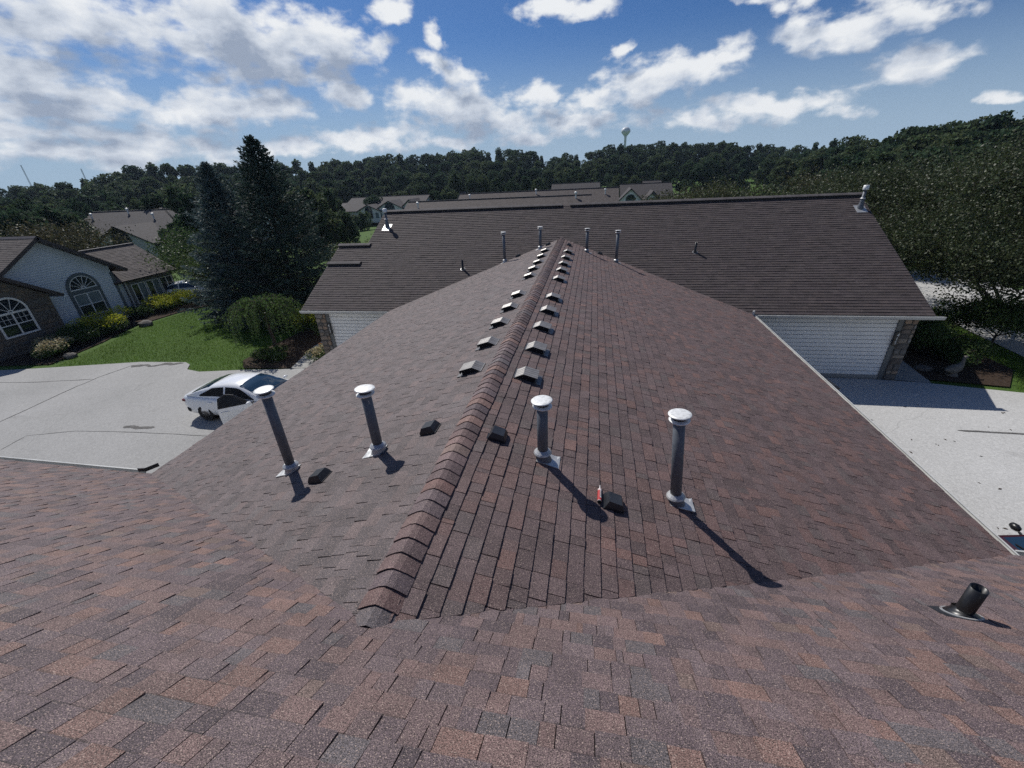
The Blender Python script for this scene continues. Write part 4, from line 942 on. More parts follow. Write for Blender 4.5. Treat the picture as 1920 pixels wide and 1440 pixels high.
# ------------------------------------------------------------------ vegetation
NR = np.random.default_rng(4)
def leaf_data(name, P, S, T, mat, aspect=.55, droop=None, axis=None):
    P = np.asarray(P, 'f'); n = len(P); S = np.broadcast_to(np.asarray(S, 'f'), (n,))
    a = NR.normal(size=(n,3)); 
    if axis is not None: a = np.asarray(axis)+a*.35
    if droop is not None: a[:,2] -= droop
    a /= np.linalg.norm(a, axis=1, keepdims=True)
    b = np.cross(a, NR.normal(size=(n,3))); b /= np.linalg.norm(b, axis=1, keepdims=True)+1e-9
    s = S[:,None]
    V = np.stack([P-a*s*.5, P+b*s*aspect*.5, P+a*s*.5, P-b*s*aspect*.5], 1).reshape(-1,3)
    me = bpy.data.meshes.new(name); me.vertices.add(4*n); me.vertices.foreach_set('co', V.astype('f').ravel())
    me.loops.add(4*n); me.loops.foreach_set('vertex_index', np.arange(4*n, dtype='i')); me.polygons.add(n)
    me.polygons.foreach_set('loop_start', np.arange(0, 4*n, 4, dtype='i'))
    at = me.attributes.new('tint', 'FLOAT_COLOR', 'FACE'); C = np.ones((n,4), 'f'); C[:,:3] = T if np.ndim(T) == 2 else np.asarray(T)[:,None]
    at.data.foreach_set('color', C.ravel()); me.update(calc_edges=True); me.materials.append(mat); return me
def tints(n, lo=.65, hi=1.4, hue=.12):
    k = NR.uniform(lo, hi, n); c = np.stack([k*NR.uniform(1-hue,1+hue*1.6,n), k, k*NR.uniform(1-hue,1+hue,n)], 1); return c
def skeleton(seed, H, spread, fork=.28, lev=3, r0=.16, kids=(3,5), upness=.5, lean=(0,0)):
    rr = random.Random(seed); m = MB(); tips = []
    def grow(p, d, L, r, l):
        pts = [p]; rad = [r]; n = 4; dd = d.copy(); segs = []
        for i in range(n):
            dd = (dd+Vector((rr.uniform(-.22,.22), rr.uniform(-.22,.22), rr.uniform(-.08,.2)*upness))).normalized()
            q = pts[-1]+dd*(L/n); segs.append((pts[-1], q)); pts.append(q); rad.append(r*(1-.62*(i+1)/n))
        m.tube(pts, rad, 7 if l < 2 else 5)
        if l >= lev-1: tips.extend(segs[1:] if l == lev-1 else segs)
        if l < lev:
            k = rr.randint(*kids)
            for j in range(k):
                t = rr.uniform(.45,1) if l else rr.uniform(.75,1.0)
                i = min(n-1, int(t*n)); base = pts[i]+(pts[i+1]-pts[i])*(t*n-i)
                a = 2*pi*(j+rr.random()*.6)/k; sd = Vector((cos(a), sin(a), 0))
                nd = (dd*.55+sd*spread+Vector((0,0,upness*rr.uniform(.1,.6)))).normalized()
                grow(base, nd, L*rr.uniform(.55,.82) if l else H*rr.uniform(.36,.5), max(.008, rad[i]*rr.uniform(.5,.7)), l+1)
    grow(Vector((0,0,-.15)), Vector((lean[0],lean[1],1)).normalized(), H*fork, r0, 0)
    return m, tips
def leafy_tree(name, label, cat, loc, seed, H, spread, nleaf, size, mat, group=None, fork=.28, lev=3, r0=.16, kids=(3,5), upness=.5, jitter=.28, lean=(0,0), rz=0, tint=(.6,1.4)):
    t = empty(name, loc, rz); tag(t, label, cat, group)
    m, tips = skeleton(seed, H, spread, fork, lev, r0, kids, upness, lean); m.build('trunk', M_BARK, t, True)
    A = np.array([a for a, b in tips]); B = np.array([b for a, b in tips]); k = NR.integers(0, len(tips), nleaf); f = NR.random((nleaf,1))
    P = A[k]*(1-f)+B[k]*f+np.clip(NR.normal(size=(nleaf,3)), -1.5, 1.5)*jitter
    link(bpy.data.objects.new('crown', leaf_data('crown', P, size*NR.uniform(.6,1.3,nleaf), tints(nleaf, *tint), mat, .6)), t); return t
def spruce(label, loc, seed, H, R, mat, n_whorl=34, per=9, name='spruce_tree', group=None, needle=.21):
    rr = random.Random(seed); t = empty(name, loc, rr.random()*6); tag(t, label, 'tree', group)
    m = MB(); m.tube([(0,0,-.2),(0,0,H*.5),(0,0,H*.97)], [H*.018,H*.011,.012], 8); P = []; A = []
    nb = n_whorl*per; ph = [rr.random()*6.28 for _ in range(6)]
    for i in range(nb):
        f = ((i+rr.random())/nb)**1.12; z = H*(.03+.95*f)+rr.uniform(-.25,.25)*(1-f); a = i*2.39996+rr.uniform(-.5,.5)
        lump = 1+.13*sin(3*a+ph[0]+f*9)+.10*sin(5*a+ph[1]-f*17)
        l = (R*(1-f)**.84*rr.uniform(.70,1.08)*lump+.12); rise = .55*(f**1.2)-.10+rr.uniform(-.10,.12)
        pts = [Vector((0,0,z))]
        for q in range(1, 5):
            s = q/4; pts.append(Vector((cos(a+.08*s)*l*s, sin(a+.08*s)*l*s, z+l*(rise*s+(-.34*s+.36*s*s)))))
        m.tube(pts, [.02*(1-f)+.006]*4+[.004], 4, cap=False)
        n = max(16, int(l/R*105)+16)
        for q in range(n):
            s = rr.random()**.6; i0 = min(3, int(s*4)); c = pts[i0]+(pts[i0+1]-pts[i0])*(s*4-i0); d = (pts[i0+1]-pts[i0]).normalized()
            sd = Vector((-sin(a), cos(a), 0))*rr.choice((-1,1)); w = l*.30*(1-s*.7)*rr.random()+.03
            c = c+sd*w+Vector((0,0,-w*.5+rr.uniform(-.12,.05))); P.append(c); A.append(d*.7+sd*.6*rr.random()+Vector((0,0,-.25)))
    m.build('trunk', M_BARK, t)
    n = len(P); link(bpy.data.objects.new('crown', leaf_data('crown', P, needle*NR.uniform(.6,1.5,n), tints(n,.7,1.35,.06), mat, .32, axis=np.array(A))), t); return t
def shrub(label, loc, rx, ry, rz, n, size, mat, seed, name='shrub', group=None, extra=None):
    t = empty(name, loc); tag(t, label, 'shrub', group); rr = random.Random(seed)
    m = MB()
    for k in range(7):
        a = rr.random()*6.28; m.tube([(0,0,-.05),(cos(a)*rx*.4,sin(a)*ry*.4,rz*.6),(cos(a)*rx*.75,sin(a)*ry*.75,rz*.9)], [.025,.016,.006], 5)
    m.build('stem', M_BARK, t)
    nl = 9; cs = np.array([(rr.uniform(-.6,.6)*rx, rr.uniform(-.6,.6)*ry, rr.uniform(.35,.72)*rz) for _ in range(nl)]); rs = np.array([rr.uniform(.32,.5) for _ in range(nl)])
    k = NR.integers(0, nl, n); d = NR.normal(size=(n,3)); d /= np.linalg.norm(d, axis=1, keepdims=True); rad = NR.uniform(.55,1.08,n)[:,None]
    P = cs[k]+d*rad*rs[k][:,None]*np.array([rx,ry,rz*.8]); P[:,2] = np.abs(P[:,2])
    def part(sel, mt, nm):
        link(bpy.data.objects.new(nm, leaf_data(nm, P[sel], size*NR.uniform(.6,1.3,sel.sum()), tints(sel.sum()), mt, .6)), t)
    if extra:
        z = P[:,2]/(rz*1.0)+NR.normal(size=n)*.12; sel = z > extra[1]; part(~sel, mat, 'foliage'); part(sel, extra[0], 'new_growth')
    else: part(np.ones(n, bool), mat, 'foliage')
    return t
gl = lambda x, y: (x, y, terrain(x, y))
# two spruces behind the lawn
s1 = at_y(387,297,24.0); s2 = at_y(487,248,24.0)
spruce('blue grey spruce beside a taller dark spruce, behind the lawn', (-21.9,24.6,-.4), 3, at_x(387,299,-21.9).z+.4, 3.8, M_SPRUCE, 40, 12)
spruce('tall dark green spruce towering over the weeping tree', (-18.0,24.2,-.4), 5, at_x(487,250,-18.0).z+.4, 4.6, M_SPRUCE2, 44, 12)
# weeping tree on the lawn
def weeping(loc):
    t = empty('weeping_tree', loc); tag(t, 'small weeping tree with drooping umbrella crown on the lawn', 'tree'); rr = random.Random(12)
    m = MB(); m.tube([(0,0,-.1),(.06,.02,.5),(-.05,.05,1.1),(.05,0,1.7),(0,0,2.0)], [.10,.085,.075,.07,.05], 8); P = []; A = []
    for k in range(120):
        a = 2*pi*rr.random(); r = rr.uniform(.4,1.6); top = 2.05+rr.uniform(-.1,.42)*(1-r/2.4); low = max(.72, top-rr.uniform(.55,1.5)*(.5+r/2.6)); pts = [Vector((0,0,1.9+rr.uniform(-.2,.1)))]
        for q in range(1, 4): s = q/3; pts.append(Vector((cos(a)*r*s*.9, sin(a)*r*s*.9, 1.9+(top-1.9)*sin(s*pi*.62)*1.05)))
        e = Vector((cos(a)*r*1.05, sin(a)*r*1.05, 0)); z0 = pts[-1].z
        for q in range(1, 5): s = q/4; pts.append(Vector((e.x*(1+.05*s)+rr.uniform(-.03,.03), e.y*(1+.05*s)+rr.uniform(-.03,.03), z0+(low-z0)*s)))
        m.tube(pts, [.02,.016,.012,.009,.007,.005,.004,.003], 4, cap=False)
        for q in range(70):
            s = rr.uniform(.25,1); i = min(6, int(s*7)); c = pts[i]+(pts[i+1]-pts[i])*(s*7-i); P.append(c+Vector((rr.gauss(0,.04),rr.gauss(0,.04),rr.gauss(0,.05)))); A.append((rr.gauss(0,.4),rr.gauss(0,.4),-.8))
    m.build('trunk', M_BARK, t, True); n = len(P)
    link(bpy.data.objects.new('crown', leaf_data('crown', P, .10*NR.uniform(.6,1.3,n), tints(n), M_WEEP, .42, axis=np.array(A))), t)
M_WEEP = leaf_mat('weeping_leaves', (.085,.145,.040), (.085,.145,.040), .5, .3, .35)
weeping((-15.35,18.2,-.4)); bpy.data.objects['weeping_tree'].scale = (1.05,1.05,1.2)
# shrubs along the left house and in the beds
shrub('dark hedge shrub with bright yellow tops under the arched clapboard window', (-28.9,20.5,-.4), 1.5, 1.9, 1.25, 6500, .10, M_GREEN, 1, extra=(M_YELLOW,.55))
shrub('dark green shrub in front of the stone wing corner', (-28.7,18.3,-.4), 1.2, 1.4, 1.0, 4200, .10, M_GREEN, 2)
shrub('cream variegated shrub before the stone wing', (-28.2,16.35,-.4), 1.3, 1.35, .95, 4200, .11, M_GREEN, 3, extra=(M_CREAM,.58))
shrub('spreading yellow green shrub under the sunroom windows', (-29.3,25.4,-.4), 1.5, 2.0, 1.15, 6000, .10, M_GREEN, 4, extra=(M_YELLOW,.45))
shrub('low dark shrub between the clapboard wall and the sunroom', (-30.0,23.4,-.4), .8, .7, .8, 1800, .10, M_GREEN, 5)
shrub('yellow green shrub behind the weeping tree by the stone pier', (-14.2,20.6,-.35), 1.15, 1.7, 1.75, 6500, .10, M_GREEN, 6, extra=(M_YELLOW,.58))
shrub('dark leafy ground shrub at the foot of the weeping tree', (-14.6,17.1,-.4), 1.1, .8, .55, 2600, .10, M_GREEN, 7)
shrub('pale leaved border plants beside the left stone pier', (-11.9,17.0,-.38), .5, .8, .75, 1700, .09, M_GREEN, 8, extra=(M_CREAM,.6))
shrub('bright green shrub just past the right stone pier', (13.6,19.5,0), .9, 1.2, 1.5, 4200, .10, M_GREEN, 9)
shrub('dark shrub in the shade beside the concrete path', (15.2,18.6,0), 1.2, 1.3, 1.5, 4200, .10, M_GREEN, 10)
shrub('round clipped bush in front of the three gabled far house', gl(*at_y(674,400,90).xy), 1.9, 1.9, 4.0, 2500, .4, M_FOREST, 11)
shrub('purple brown bush beside the three gabled far house', gl(*at_y(652,395,95).xy), 2.2, 2.0, 3.6, 2500, .4, M_OLIVE, 12)
shrub('grey green bush by the small far house', gl(*at_y(625,405,88).xy), 2.4, 2.0, 3.0, 2500, .4, M_OLIVE, 13)
shrub('dark shrub filling the bed behind the goose statue', (15.6,17.9,0), 1.0, 1.0, .9, 3600, .10, M_GREEN, 14)
shrub('low spreading dark shrub at the corner of the right lawn', (16.5,20.6,0), 1.3, 1.5, 1.2, 4600, .10, M_GREEN, 15)
shrub('tall dense shrub on the far side of the street', gl(21.5,34.5), 2.6, 2.2, 3.6, 7000, .16, M_OLIVE, 16)
shrub('wide dense shrub on the verge behind the old gable end', gl(17.6,33.0), 2.4, 2.2, 3.2, 7000, .16, M_OLIVE, 17)
shrub('dense shrub beyond the street under the large dark tree', gl(26.5,35.5), 3.0, 2.4, 3.8, 7000, .16, M_OLIVE, 18)
# trees round the old roof
leafy_tree('broadleaf_tree', 'large dark broadleaf tree overhanging the street beside the old roof', 'tree', (20.6,22.6,0), 21, 12.6, 1.05, 210000, .098, M_GLINT, fork=.065, lev=4, r0=.26, kids=(5,6), upness=.55, jitter=.34, lean=(-.25,0))
leafy_tree('broadleaf_tree', 'low leafy tree with glossy leaves at the edge of the right lawn', 'tree', (17.9,19.6,0), 24, 3.0, 1.0, 14000, .095, M_GREEN, fork=.25, lev=3, r0=.08, kids=(4,6), upness=.35, jitter=.25)
leafy_tree('broadleaf_tree', 'broadleaf tree right behind the gable end of the old roof', 'tree', (15.2,32.5,0), 25, 8.0, 1.0, 60000, .12, M_GLINT, fork=.08, lev=4, r0=.18, kids=(4,5), jitter=.34, upness=.5)
for k, (x, y) in enumerate(((24.5,36.5),(27.6,42.5),(28.6,39.5),(29.5,37.0),(32.0,36.0),(34.5,47.0),(31.0,43.5))): shrub('dense shrub in the tall hedge beyond the street', gl(x, y), 2.6, 2.4, 4.4, 6000, .18, M_OLIVE, 80+k, 'hedge_shrub', 'shrubs of the tall hedge beyond the street')
for k, (u, Y, H) in enumerate(((1243,46,6.2),(1268,42,6.6),(1330,40,6.7),(1400,41,6.6),(1475,39,6.8),(1550,38,6.9),(1620,37,7.2))):
    p = at_y(u, 340, Y); leafy_tree('ornamental_tree', 'olive brown ornamental tree in the row beyond the old ridge', 'tree', gl(p.x, Y), 40+k, H*1.12, .9, 17000, .16, M_OLIVE, 'ornamental trees beyond the old ridge', fork=.2, lev=3, r0=.15, kids=(4,6), upness=.45, jitter=.40)
leafy_tree('broadleaf_tree', 'rusty green tree standing behind the pale clapboard gable', 'tree', gl(-43.5,29.5), 31, 8.0, .9, 16000, .18, M_OLIVE, fork=.2, lev=3, r0=.2, kids=(4,6), jitter=.45)
leafy_tree('broadleaf_tree', 'dark tree at the outer side of the rusty green one', 'tree', gl(-52.5,30), 32, 8.4, .9, 14000, .2, M_GREEN, fork=.2, lev=3, r0=.2, kids=(4,6), jitter=.45)
leafy_tree('broadleaf_tree', 'bushy green tree between sunroom and blue grey spruce', 'tree', gl(-28.9,29.5), 33, 5.2, .9, 16000, .14, M_GREEN, fork=.15, lev=3, r0=.12, kids=(4,6), jitter=.35)
leafy_tree('broadleaf_tree', 'pale glinting tree between the dark spruce and the old roof', 'tree', gl(-16.4,31.0), 34, 4.4, .95, 16000, .13, M_OLIVE, fork=.15, lev=3, r0=.1, kids=(4,6), jitter=.35, tint=(.8,2.6))  # wide tint range paints glints of light into the leaf colour
leafy_tree('broadleaf_tree', 'green tree beyond the sunroom roof', 'tree', gl(-38.5,37), 35, 6.0, .9, 13000, .18, M_GREEN, fork=.15, lev=3, r0=.12, kids=(4,6), jitter=.4)

# woods: six shapes of tree, each tree of the hillside an object of its own
def crown_shape(seed, H, R, lobes, n, size, kind='round'):
    rr = random.Random(seed); cs = []; rs = []
    for k in range(lobes):
        f = rr.random(); z = H*(.13+.79*f); w = R*(sin(pi*(.20+.68*f))**.8)*(1.0 if kind == 'round' else (1.15-f))*rr.uniform(.30,1.0); a = rr.random()*6.28
        cs.append((cos(a)*w, sin(a)*w, z)); rs.append(R*rr.uniform(.12,.36)*(1 if kind == 'round' else 1-.5*f))
    cs.append((0,0,H*.93)); rs.append(R*.25)
    cs = np.array(cs); rs = np.array(rs); k = NR.integers(0, len(cs), n); d = NR.normal(size=(n,3)); d[:,2] = d[:,2]*.9+.15; d /= np.linalg.norm(d, axis=1, keepdims=True)
    P = cs[k]+d*(rs[k]*NR.uniform(.7,1.1,n))[:,None]
    return leaf_data('crown', P, size*NR.uniform(.6,1.4,n), tints(n,.65,1.35,.12), M_FOREST, .7)
def trunk_shape(H, R):
    m = MB(); m.tube([(0,0,-1),(.1,0,H*.3),(0,.1,H*.6),(0,0,H*.85)], [.32,.26,.18,.05], 7)
    for a in (0,1.3,2.5,3.7,5): m.tube([(0,0,H*.3+a*.4),(cos(a)*R*.4,sin(a)*R*.4,H*.5+a*.3),(cos(a)*R*.6,sin(a)*R*.6,H*.66+a*.2)], [.14,.09,.03], 5)
    return m.data('trunk', M_BARK)
WOODS = [(crown_shape(70+i, 14, R, L, N_, S_, kd), trunk_shape(14, R)) for i, (R, L, N_, S_, kd) in enumerate(((4.6,60,6800,.62,'round'),(5.2,70,7400,.64,'round'),(4.0,50,6000,.60,'round'),(5.6,80,8000,.68,'round'),(3.4,50,5200,.55,'cone'),(4.8,44,5600,.72,'round'),(4.2,64,6400,.6,'round'),(5.0,54,6600,.66,'cone')))]
SKY = [(0,347),(60,343),(120,338),(190,322),(250,308),(330,303),(450,306),(560,300),(640,296),(700,290),(800,285),(900,276),(980,280),(1040,288),(1100,284),(1150,270),(1230,264),(1300,263),(1400,268),(1480,272),(1540,258),(1600,250),(1660,262),(1720,228),(1790,222),(1850,208),(1920,212)]
skyl = sorted((atan2(direction(u,v).x, direction(u,v).y), math.asin(direction(u,v).z)) for u, v in SKY)
def sky_el(az):
    if az <= skyl[0][0]: return skyl[0][1]
    for (a, b), (c, d) in zip(skyl, skyl[1:]):
        if a <= az <= c: return b+(d-b)*(az-a)/(c-a)
    return skyl[-1][1]
def woods_tree(az, d, el_top, rr, label, group, wide=1.0, hmax=24, hmin=5.5):
    x, y = CAM.x+d*sin(az), CAM.y+d*cos(az); g = terrain(x, y); top = CAM.z+d*math.tan(el_top); H = min(hmax, max(hmin, top-g)); zb = min(g, top-H) if top-H > g else g
    cr, tr = rr.choice(WOODS); t = empty('woodland_tree', (x, y, g), rr.random()*6.28); tag(t, label, 'tree', group)
    k = H/14.2; w = max(.8, min(1.7, k*rr.uniform(.95,1.35)))*wide; t.scale = (w, w, k)
    link(bpy.data.objects.new('crown', cr), t); link(bpy.data.objects.new('trunk', tr), t)
rr = random.Random(77)
a0, a1 = radians(-68), radians(46)
for (d0, step, f, jit, lab) in ((238,1.35,1.0,.16,'tree on the skyline of the wooded hill'),(195,1.6,.70,.14,'tree on the middle slope of the wooded hill'),(158,2.0,.36,.22,'tree along the front edge of the woods')):
    az = a0
    while az < a1:
        right = ss(radians(18), radians(30), az)
        d = (d0*(1-.55*right))*rr.uniform(.94,1.06)*(1-.1*ss(radians(-30), radians(-45), az))
        woods_tree(az, d, sky_el(az)*f*rr.uniform(1-jit, 1.02)-(0 if f == 1 else .004), rr, lab, lab.replace('tree', 'trees'))
        az += radians(step*rr.uniform(.75,1.25))
for k, (u, v, d) in enumerate(((850,322,132),(885,330,130),(905,326,131),(930,332,128),(960,335,128),(985,330,130),(1010,332,128),(1062,325,140),(1090,322,140),(1120,322,141),(1160,326,142),(1190,328,140),(1225,320,142),(790,340,125),(620,350,112),(600,360,115),(455,365,105),(250,372,92),(330,350,100),(40,372,80),(130,372,96),(205,366,110))):
    dd = direction(u, v); woods_tree(atan2(dd.x, dd.y), d, math.asin(dd.z), rr, 'small young tree planted at the foot of the woods', 'small trees at the foot of the woods', .55, 12, 3.0)
for k, (u, v, d, wd) in enumerate(((612,352,76,.8),(585,362,70,.7),(632,372,84,.6),(560,350,64,.8),(640,395,66,.5),(600,400,62,.55),(322,345,74,.9),(345,360,62,.8),(285,360,88,.9),(205,378,96,.8),(75,385,74,.8),(25,392,60,.7),(120,390,92,.7),(700,365,122,.8),(750,357,126,.9),(815,357,118,.7),(838,352,122,.7))):
    dd = direction(u, v); woods_tree(atan2(dd.x, dd.y), d, math.asin(dd.z), rr, 'mid green tree standing among the far houses', 'trees among the far houses', wd, 12, 3.0)
def dense(poly, n, size, name, mat, z0=.0, seed=1):
    xs = [p[0] for p in poly]; ys = [p[1] for p in poly]; P = []
    rg = random.Random(seed)
    def inside(x, y):
        c = False
        for i in range(len(poly)):
            (xa,ya),(xb,yb) = poly[i], poly[i-1]
            if (ya > y) != (yb > y) and x < (xb-xa)*(y-ya)/(yb-ya)+xa: c = not c
        return c
    while len(P) < n:
        x, y = rg.uniform(min(xs), max(xs)), rg.uniform(min(ys), max(ys))
        if inside(x, y): P.append((x, y, terrain(x, y)+z0))
    P = np.array(P); A = np.tile([0,0,1.2], (n,1))
    tag(link(bpy.data.objects.new(name, leaf_data(name, P, size*NR.uniform(.6,1.4,n), tints(n,.6,1.5,.12)*(1+.22*np.sin(P[:,0]*.8+1.3*np.sin(P[:,1]*.6))*np.sin(P[:,1]*1.1+.7*P[:,0]))[:,None], mat, .22, axis=A))), kind='stuff')
dense([(-13.6,16.3),(-15.0,15.65),(-17.2,15.25),(-18.05,15.45),(-18.5,16.0),(-19.0,16.25),(-21.6,16.1),(-26.0,15.1),(-26.8,18.6),(-28.0,21.3),(-27.6,24.5),(-27,28),(-20,29),(-14,24),(-16,19)], 60000, .075, 'lawn_grass', M_GRASS, .0)
dense([(15.9,15.55),(18.3,15.2),(18.5,22),(19,27),(14.4,27),(14.4,23.2),(17,22.6),(17.1,17.2)], 16000, .08, 'lawn_grass', M_GRASS, .0, 2)

# ------------------------------------------------------------------ cars
def paint(name, c, rough=.25, metal=.0):
    m, N, L, b = nodes(name); f = rng_(N, L, noise(N, L, 3, 3), .3, .7, .94, 1.04)
    cc = N.new('ShaderNodeCombineColor'); [L.new(f, cc.inputs[i]) for i in range(3)]
    L.new(mixc(N, L, 1., c, cc.outputs[0], 'MULTIPLY'), b.inputs['Base Color']); b.inputs['Roughness'].default_value = rough; b.inputs['Metallic'].default_value = metal; b.inputs['Coat Weight'].default_value = .7; b.inputs['Coat Roughness'].default_value = .04
    return m
M_WHITECAR = paint('white_car_paint', (.78,.79,.80)); M_MAROON = paint('maroon_car_paint', (.035,.008,.012), .3)
M_TYRE = pm('tyre_rubber', (.012,.012,.012), (.02,.02,.02), 30, .8); M_RIM = pm('dark_alloy', (.05,.05,.052), (.16,.16,.165), 14, .35, .5, metallic=.7)
M_TAIL = pm('tail_lamp', (.10,.008,.008), (.16,.01,.01), 10, .2)
def interp(tab, x):
    for (a, b), (c, d) in zip(tab, tab[1:]):
        if a <= x <= c: t = (x-a)/(c-a); t = t*t*(3-2*t)*.35+t*.65; return b+(d-b)*t
    return tab[0][1] if x < tab[0][0] else tab[-1][1]
ROOFL = [(.30,1.00),(.55,1.09),(1.0,1.25),(1.5,1.385),(2.0,1.435),(2.45,1.425),(2.8,1.345),(3.25,1.16),(3.62,.985)]
DECK = [(0,.80),(.06,.94),(.30,.99),(.8,.985),(2,.965),(3.3,.955),(3.7,.93),(4.3,.84),(4.72,.72),(4.9,.55)]
HALF = [(0,.62),(.08,.76),(.35,.865),(1.0,.905),(2.4,.92),(3.8,.915),(4.4,.86),(4.75,.72),(4.9,.50)]
LOWZ = [(0,.42),(.15,.27),(.5,.22),(4.5,.2),(4.8,.24),(4.9,.34)]
def car(name, label, loc, rz, body_mat, door_open=False, dash=False):
    t = empty(name, loc, rz); tag(t, label, 'car')
    X = lambda x: x-2.45                                          # centre of the car at its origin, nose to +x
    # lower body, lofted
    xs = [0,.03,.08,.15,.25,.38,.5,.7,.9,1.1,1.3,1.6,2,2.4,2.8,3.2,3.45,3.6,3.75,3.95,4.1,4.3,4.5,4.65,4.75,4.83,4.88,4.9]
    rings = []
    for x in xs:
        w, zt, zl = interp(HALF, x), interp(DECK, x), interp(LOWZ, x); zm = zl+(zt-zl)*.45
        half = [(0,zl),(w*.80,zl),(w*.95,zl+.06),(w*.985,zm-.10),(w,zm+.06),(w*.985,zt-.13),(w*.955,zt-.055),(w*.87,zt-.008),(w*.5,zt+.012),(0,zt+.018)]
        rings.append([(X(x),-y,z) for y, z in half]+[(X(x),y,z) for y, z in half[-2:0:-1]])
    m = MB(); n = len(rings[0]); vs = [p for r in rings for p in r]
    fs = [(i*n+k, i*n+(k+1)%n, (i+1)*n+(k+1)%n, (i+1)*n+k) for i in range(len(xs)-1) for k in range(n)]+[tuple(range(n)), tuple(range((len(xs)-1)*n, len(xs)*n))[::-1]]
    m.mesh(vs, fs); body = m.build('body', body_mat, t, True)
    # wheel arches cut out of the body
    c = MB()
    for wx in (.98, 3.88):
        for sy in (-1,1): c.tube([(X(wx),sy*.70,.335),(X(wx),sy*1.2,.335)], .385, 28)
    cut = c.build('arch_cutter', None); md = body.modifiers.new('arches', 'BOOLEAN'); md.object = cut; md.operation = 'DIFFERENCE'; md.solver = 'EXACT'
    bpy.context.view_layer.update(); me = bpy.data.meshes.new_from_object(body.evaluated_get(bpy.context.evaluated_depsgraph_get()))
    body.modifiers.clear(); body.data = me; me.materials.clear(); me.materials.append(body_mat); bpy.data.objects.remove(cut)
    me.name = 'body'
    for wx in (.98, 3.88):
        for sy in (-1,1):
            m = MB(); m.tube([(X(wx),sy*.69,.335),(X(wx),sy*.705,.335)], .384, 28); m.build('arch_liner', M_DARK, t)
            w = MB(); prof = [(.20,-.10),(.30,-.11),(.33,-.08),(.335,-.03),(.335,.03),(.33,.08),(.30,.11),(.20,.10)]
            for (r0,y0),(r1,y1) in zip(prof, prof[1:]+prof[:1]):
                for k in range(24):
                    a, b = 2*pi*k/24, 2*pi*(k+1)/24
                    w.face([(r0*cos(a),y0,r0*sin(a)),(r1*cos(a),y1,r1*sin(a)),(r1*cos(b),y1,r1*sin(b)),(r0*cos(b),y0,r0*sin(b))])
            wo = w.build('wheel', M_TYRE, t, False); wo.location = (X(wx), sy*.79, .335)
            rm = MB(); rm.tube([(0,sy*.045,0),(0,sy*.055,0)], .215, 24)
            for k in range(5):
                a = 2*pi*k/5+.3; ca, sa = cos(a), sin(a)
                for e in (-.035,.035):
                    d = Vector((ca,0,sa)); pz = Vector((-sa,0,ca)); p = [d*.05+pz*(e*.6-.014), d*.05+pz*(e*.6+.014), d*.225+pz*(e*1.6+.014), d*.225+pz*(e*1.6-.014)]
                    rm.mesh([q+Vector((0,sy*.06,0)) for q in p]+[q+Vector((0,sy*.095,0)) for q in p], [(0,1,2,3),(7,6,5,4),(0,4,5,1),(1,5,6,2),(2,6,7,3),(3,7,4,0)])
            rm.tube([(0,sy*.05,0),(0,sy*.10,0)], .06, 14); rm.build('rim', M_RIM, wo)
    # greenhouse
    def half_top(x): return .80-(interp(ROOFL, x)-.97)*.46
    gx = [.30,.42,.55,.75,1.0,1.25,1.5,1.75,2.0,2.25,2.45,2.62,2.8,3.0,3.25,3.45,3.62]
    def section(x, o=0.):
        z = interp(ROOFL, x); zb = interp(DECK, x)-.01; wb = interp(HALF, x)*.90; wt = min(half_top(x), wb-.01); k = max(0., z-zb)
        side = [(wb+o, zb), (wb-(wb-wt)*.55+o, zb+k*.55+o*.3), (wt+.025+o*.8, zb+k*.86+o*.5), (wt-.06+o*.3, z-.010+o), (wt*.55, z+.012+o), (0, z+.022+o)]
        return side
    def pt(x, q, sy, o=0.):
        s_ = section(x, o); q = max(0, min(len(s_)-1.0001, q)); i = int(q); f = q-i; return (X(x), sy*(s_[i][0]*(1-f)+s_[i+1][0]*f), s_[i][1]*(1-f)+s_[i+1][1]*f)
    m = MB(); 
    for i in range(len(gx)-1):
        for sy in (-1,1):
            for j in range(5): m.face([pt(gx[i],j,sy),pt(gx[i+1],j,sy),pt(gx[i+1],j+1,sy),pt(gx[i],j+1,sy)])
    cab = m.build('cabin_roof', body_mat, t); bm = bmesh.new(); bm.from_mesh(cab.data); bmesh.ops.remove_doubles(bm, verts=bm.verts, dist=.0005); bmesh.ops.recalc_face_normals(bm, faces=bm.faces); bm.to_mesh(cab.data); bm.free(); cab.data.polygons.foreach_set('use_smooth', [True]*len(cab.data.polygons))
    def patch(name, xq, sides, mat=M_CARGLASS, o=.008, nx=8, nq=5):
        """glass patch: xq is a function (s) -> (x, q0, q1)"""
        g = MB()
        for sy in sides:
            for i in range(nx):
                for j in range(nq):
                    def P(a, b):
                        x, q0, q1 = xq(a/nx); return pt(x, q0+(q1-q0)*b/nq, sy, o)
                    g.face([P(i,j),P(i+1,j),P(i+1,j+1),P(i,j+1)])
        ob = g.build(name, mat, t); bm = bmesh.new(); bm.from_mesh(ob.data); bmesh.ops.remove_doubles(bm, verts=bm.verts, dist=.0005); bmesh.ops.recalc_face_normals(bm, faces=bm.faces); bm.to_mesh(ob.data); bm.free(); ob.data.polygons.foreach_set('use_smooth', [True]*len(ob.data.polygons)); return ob
    patch('windscreen', lambda s: (2.58+.98*s, 2.75, 5), (-1,1)); patch('rear_window', lambda s: (.50+.78*s, 2.9, 5), (-1,1))
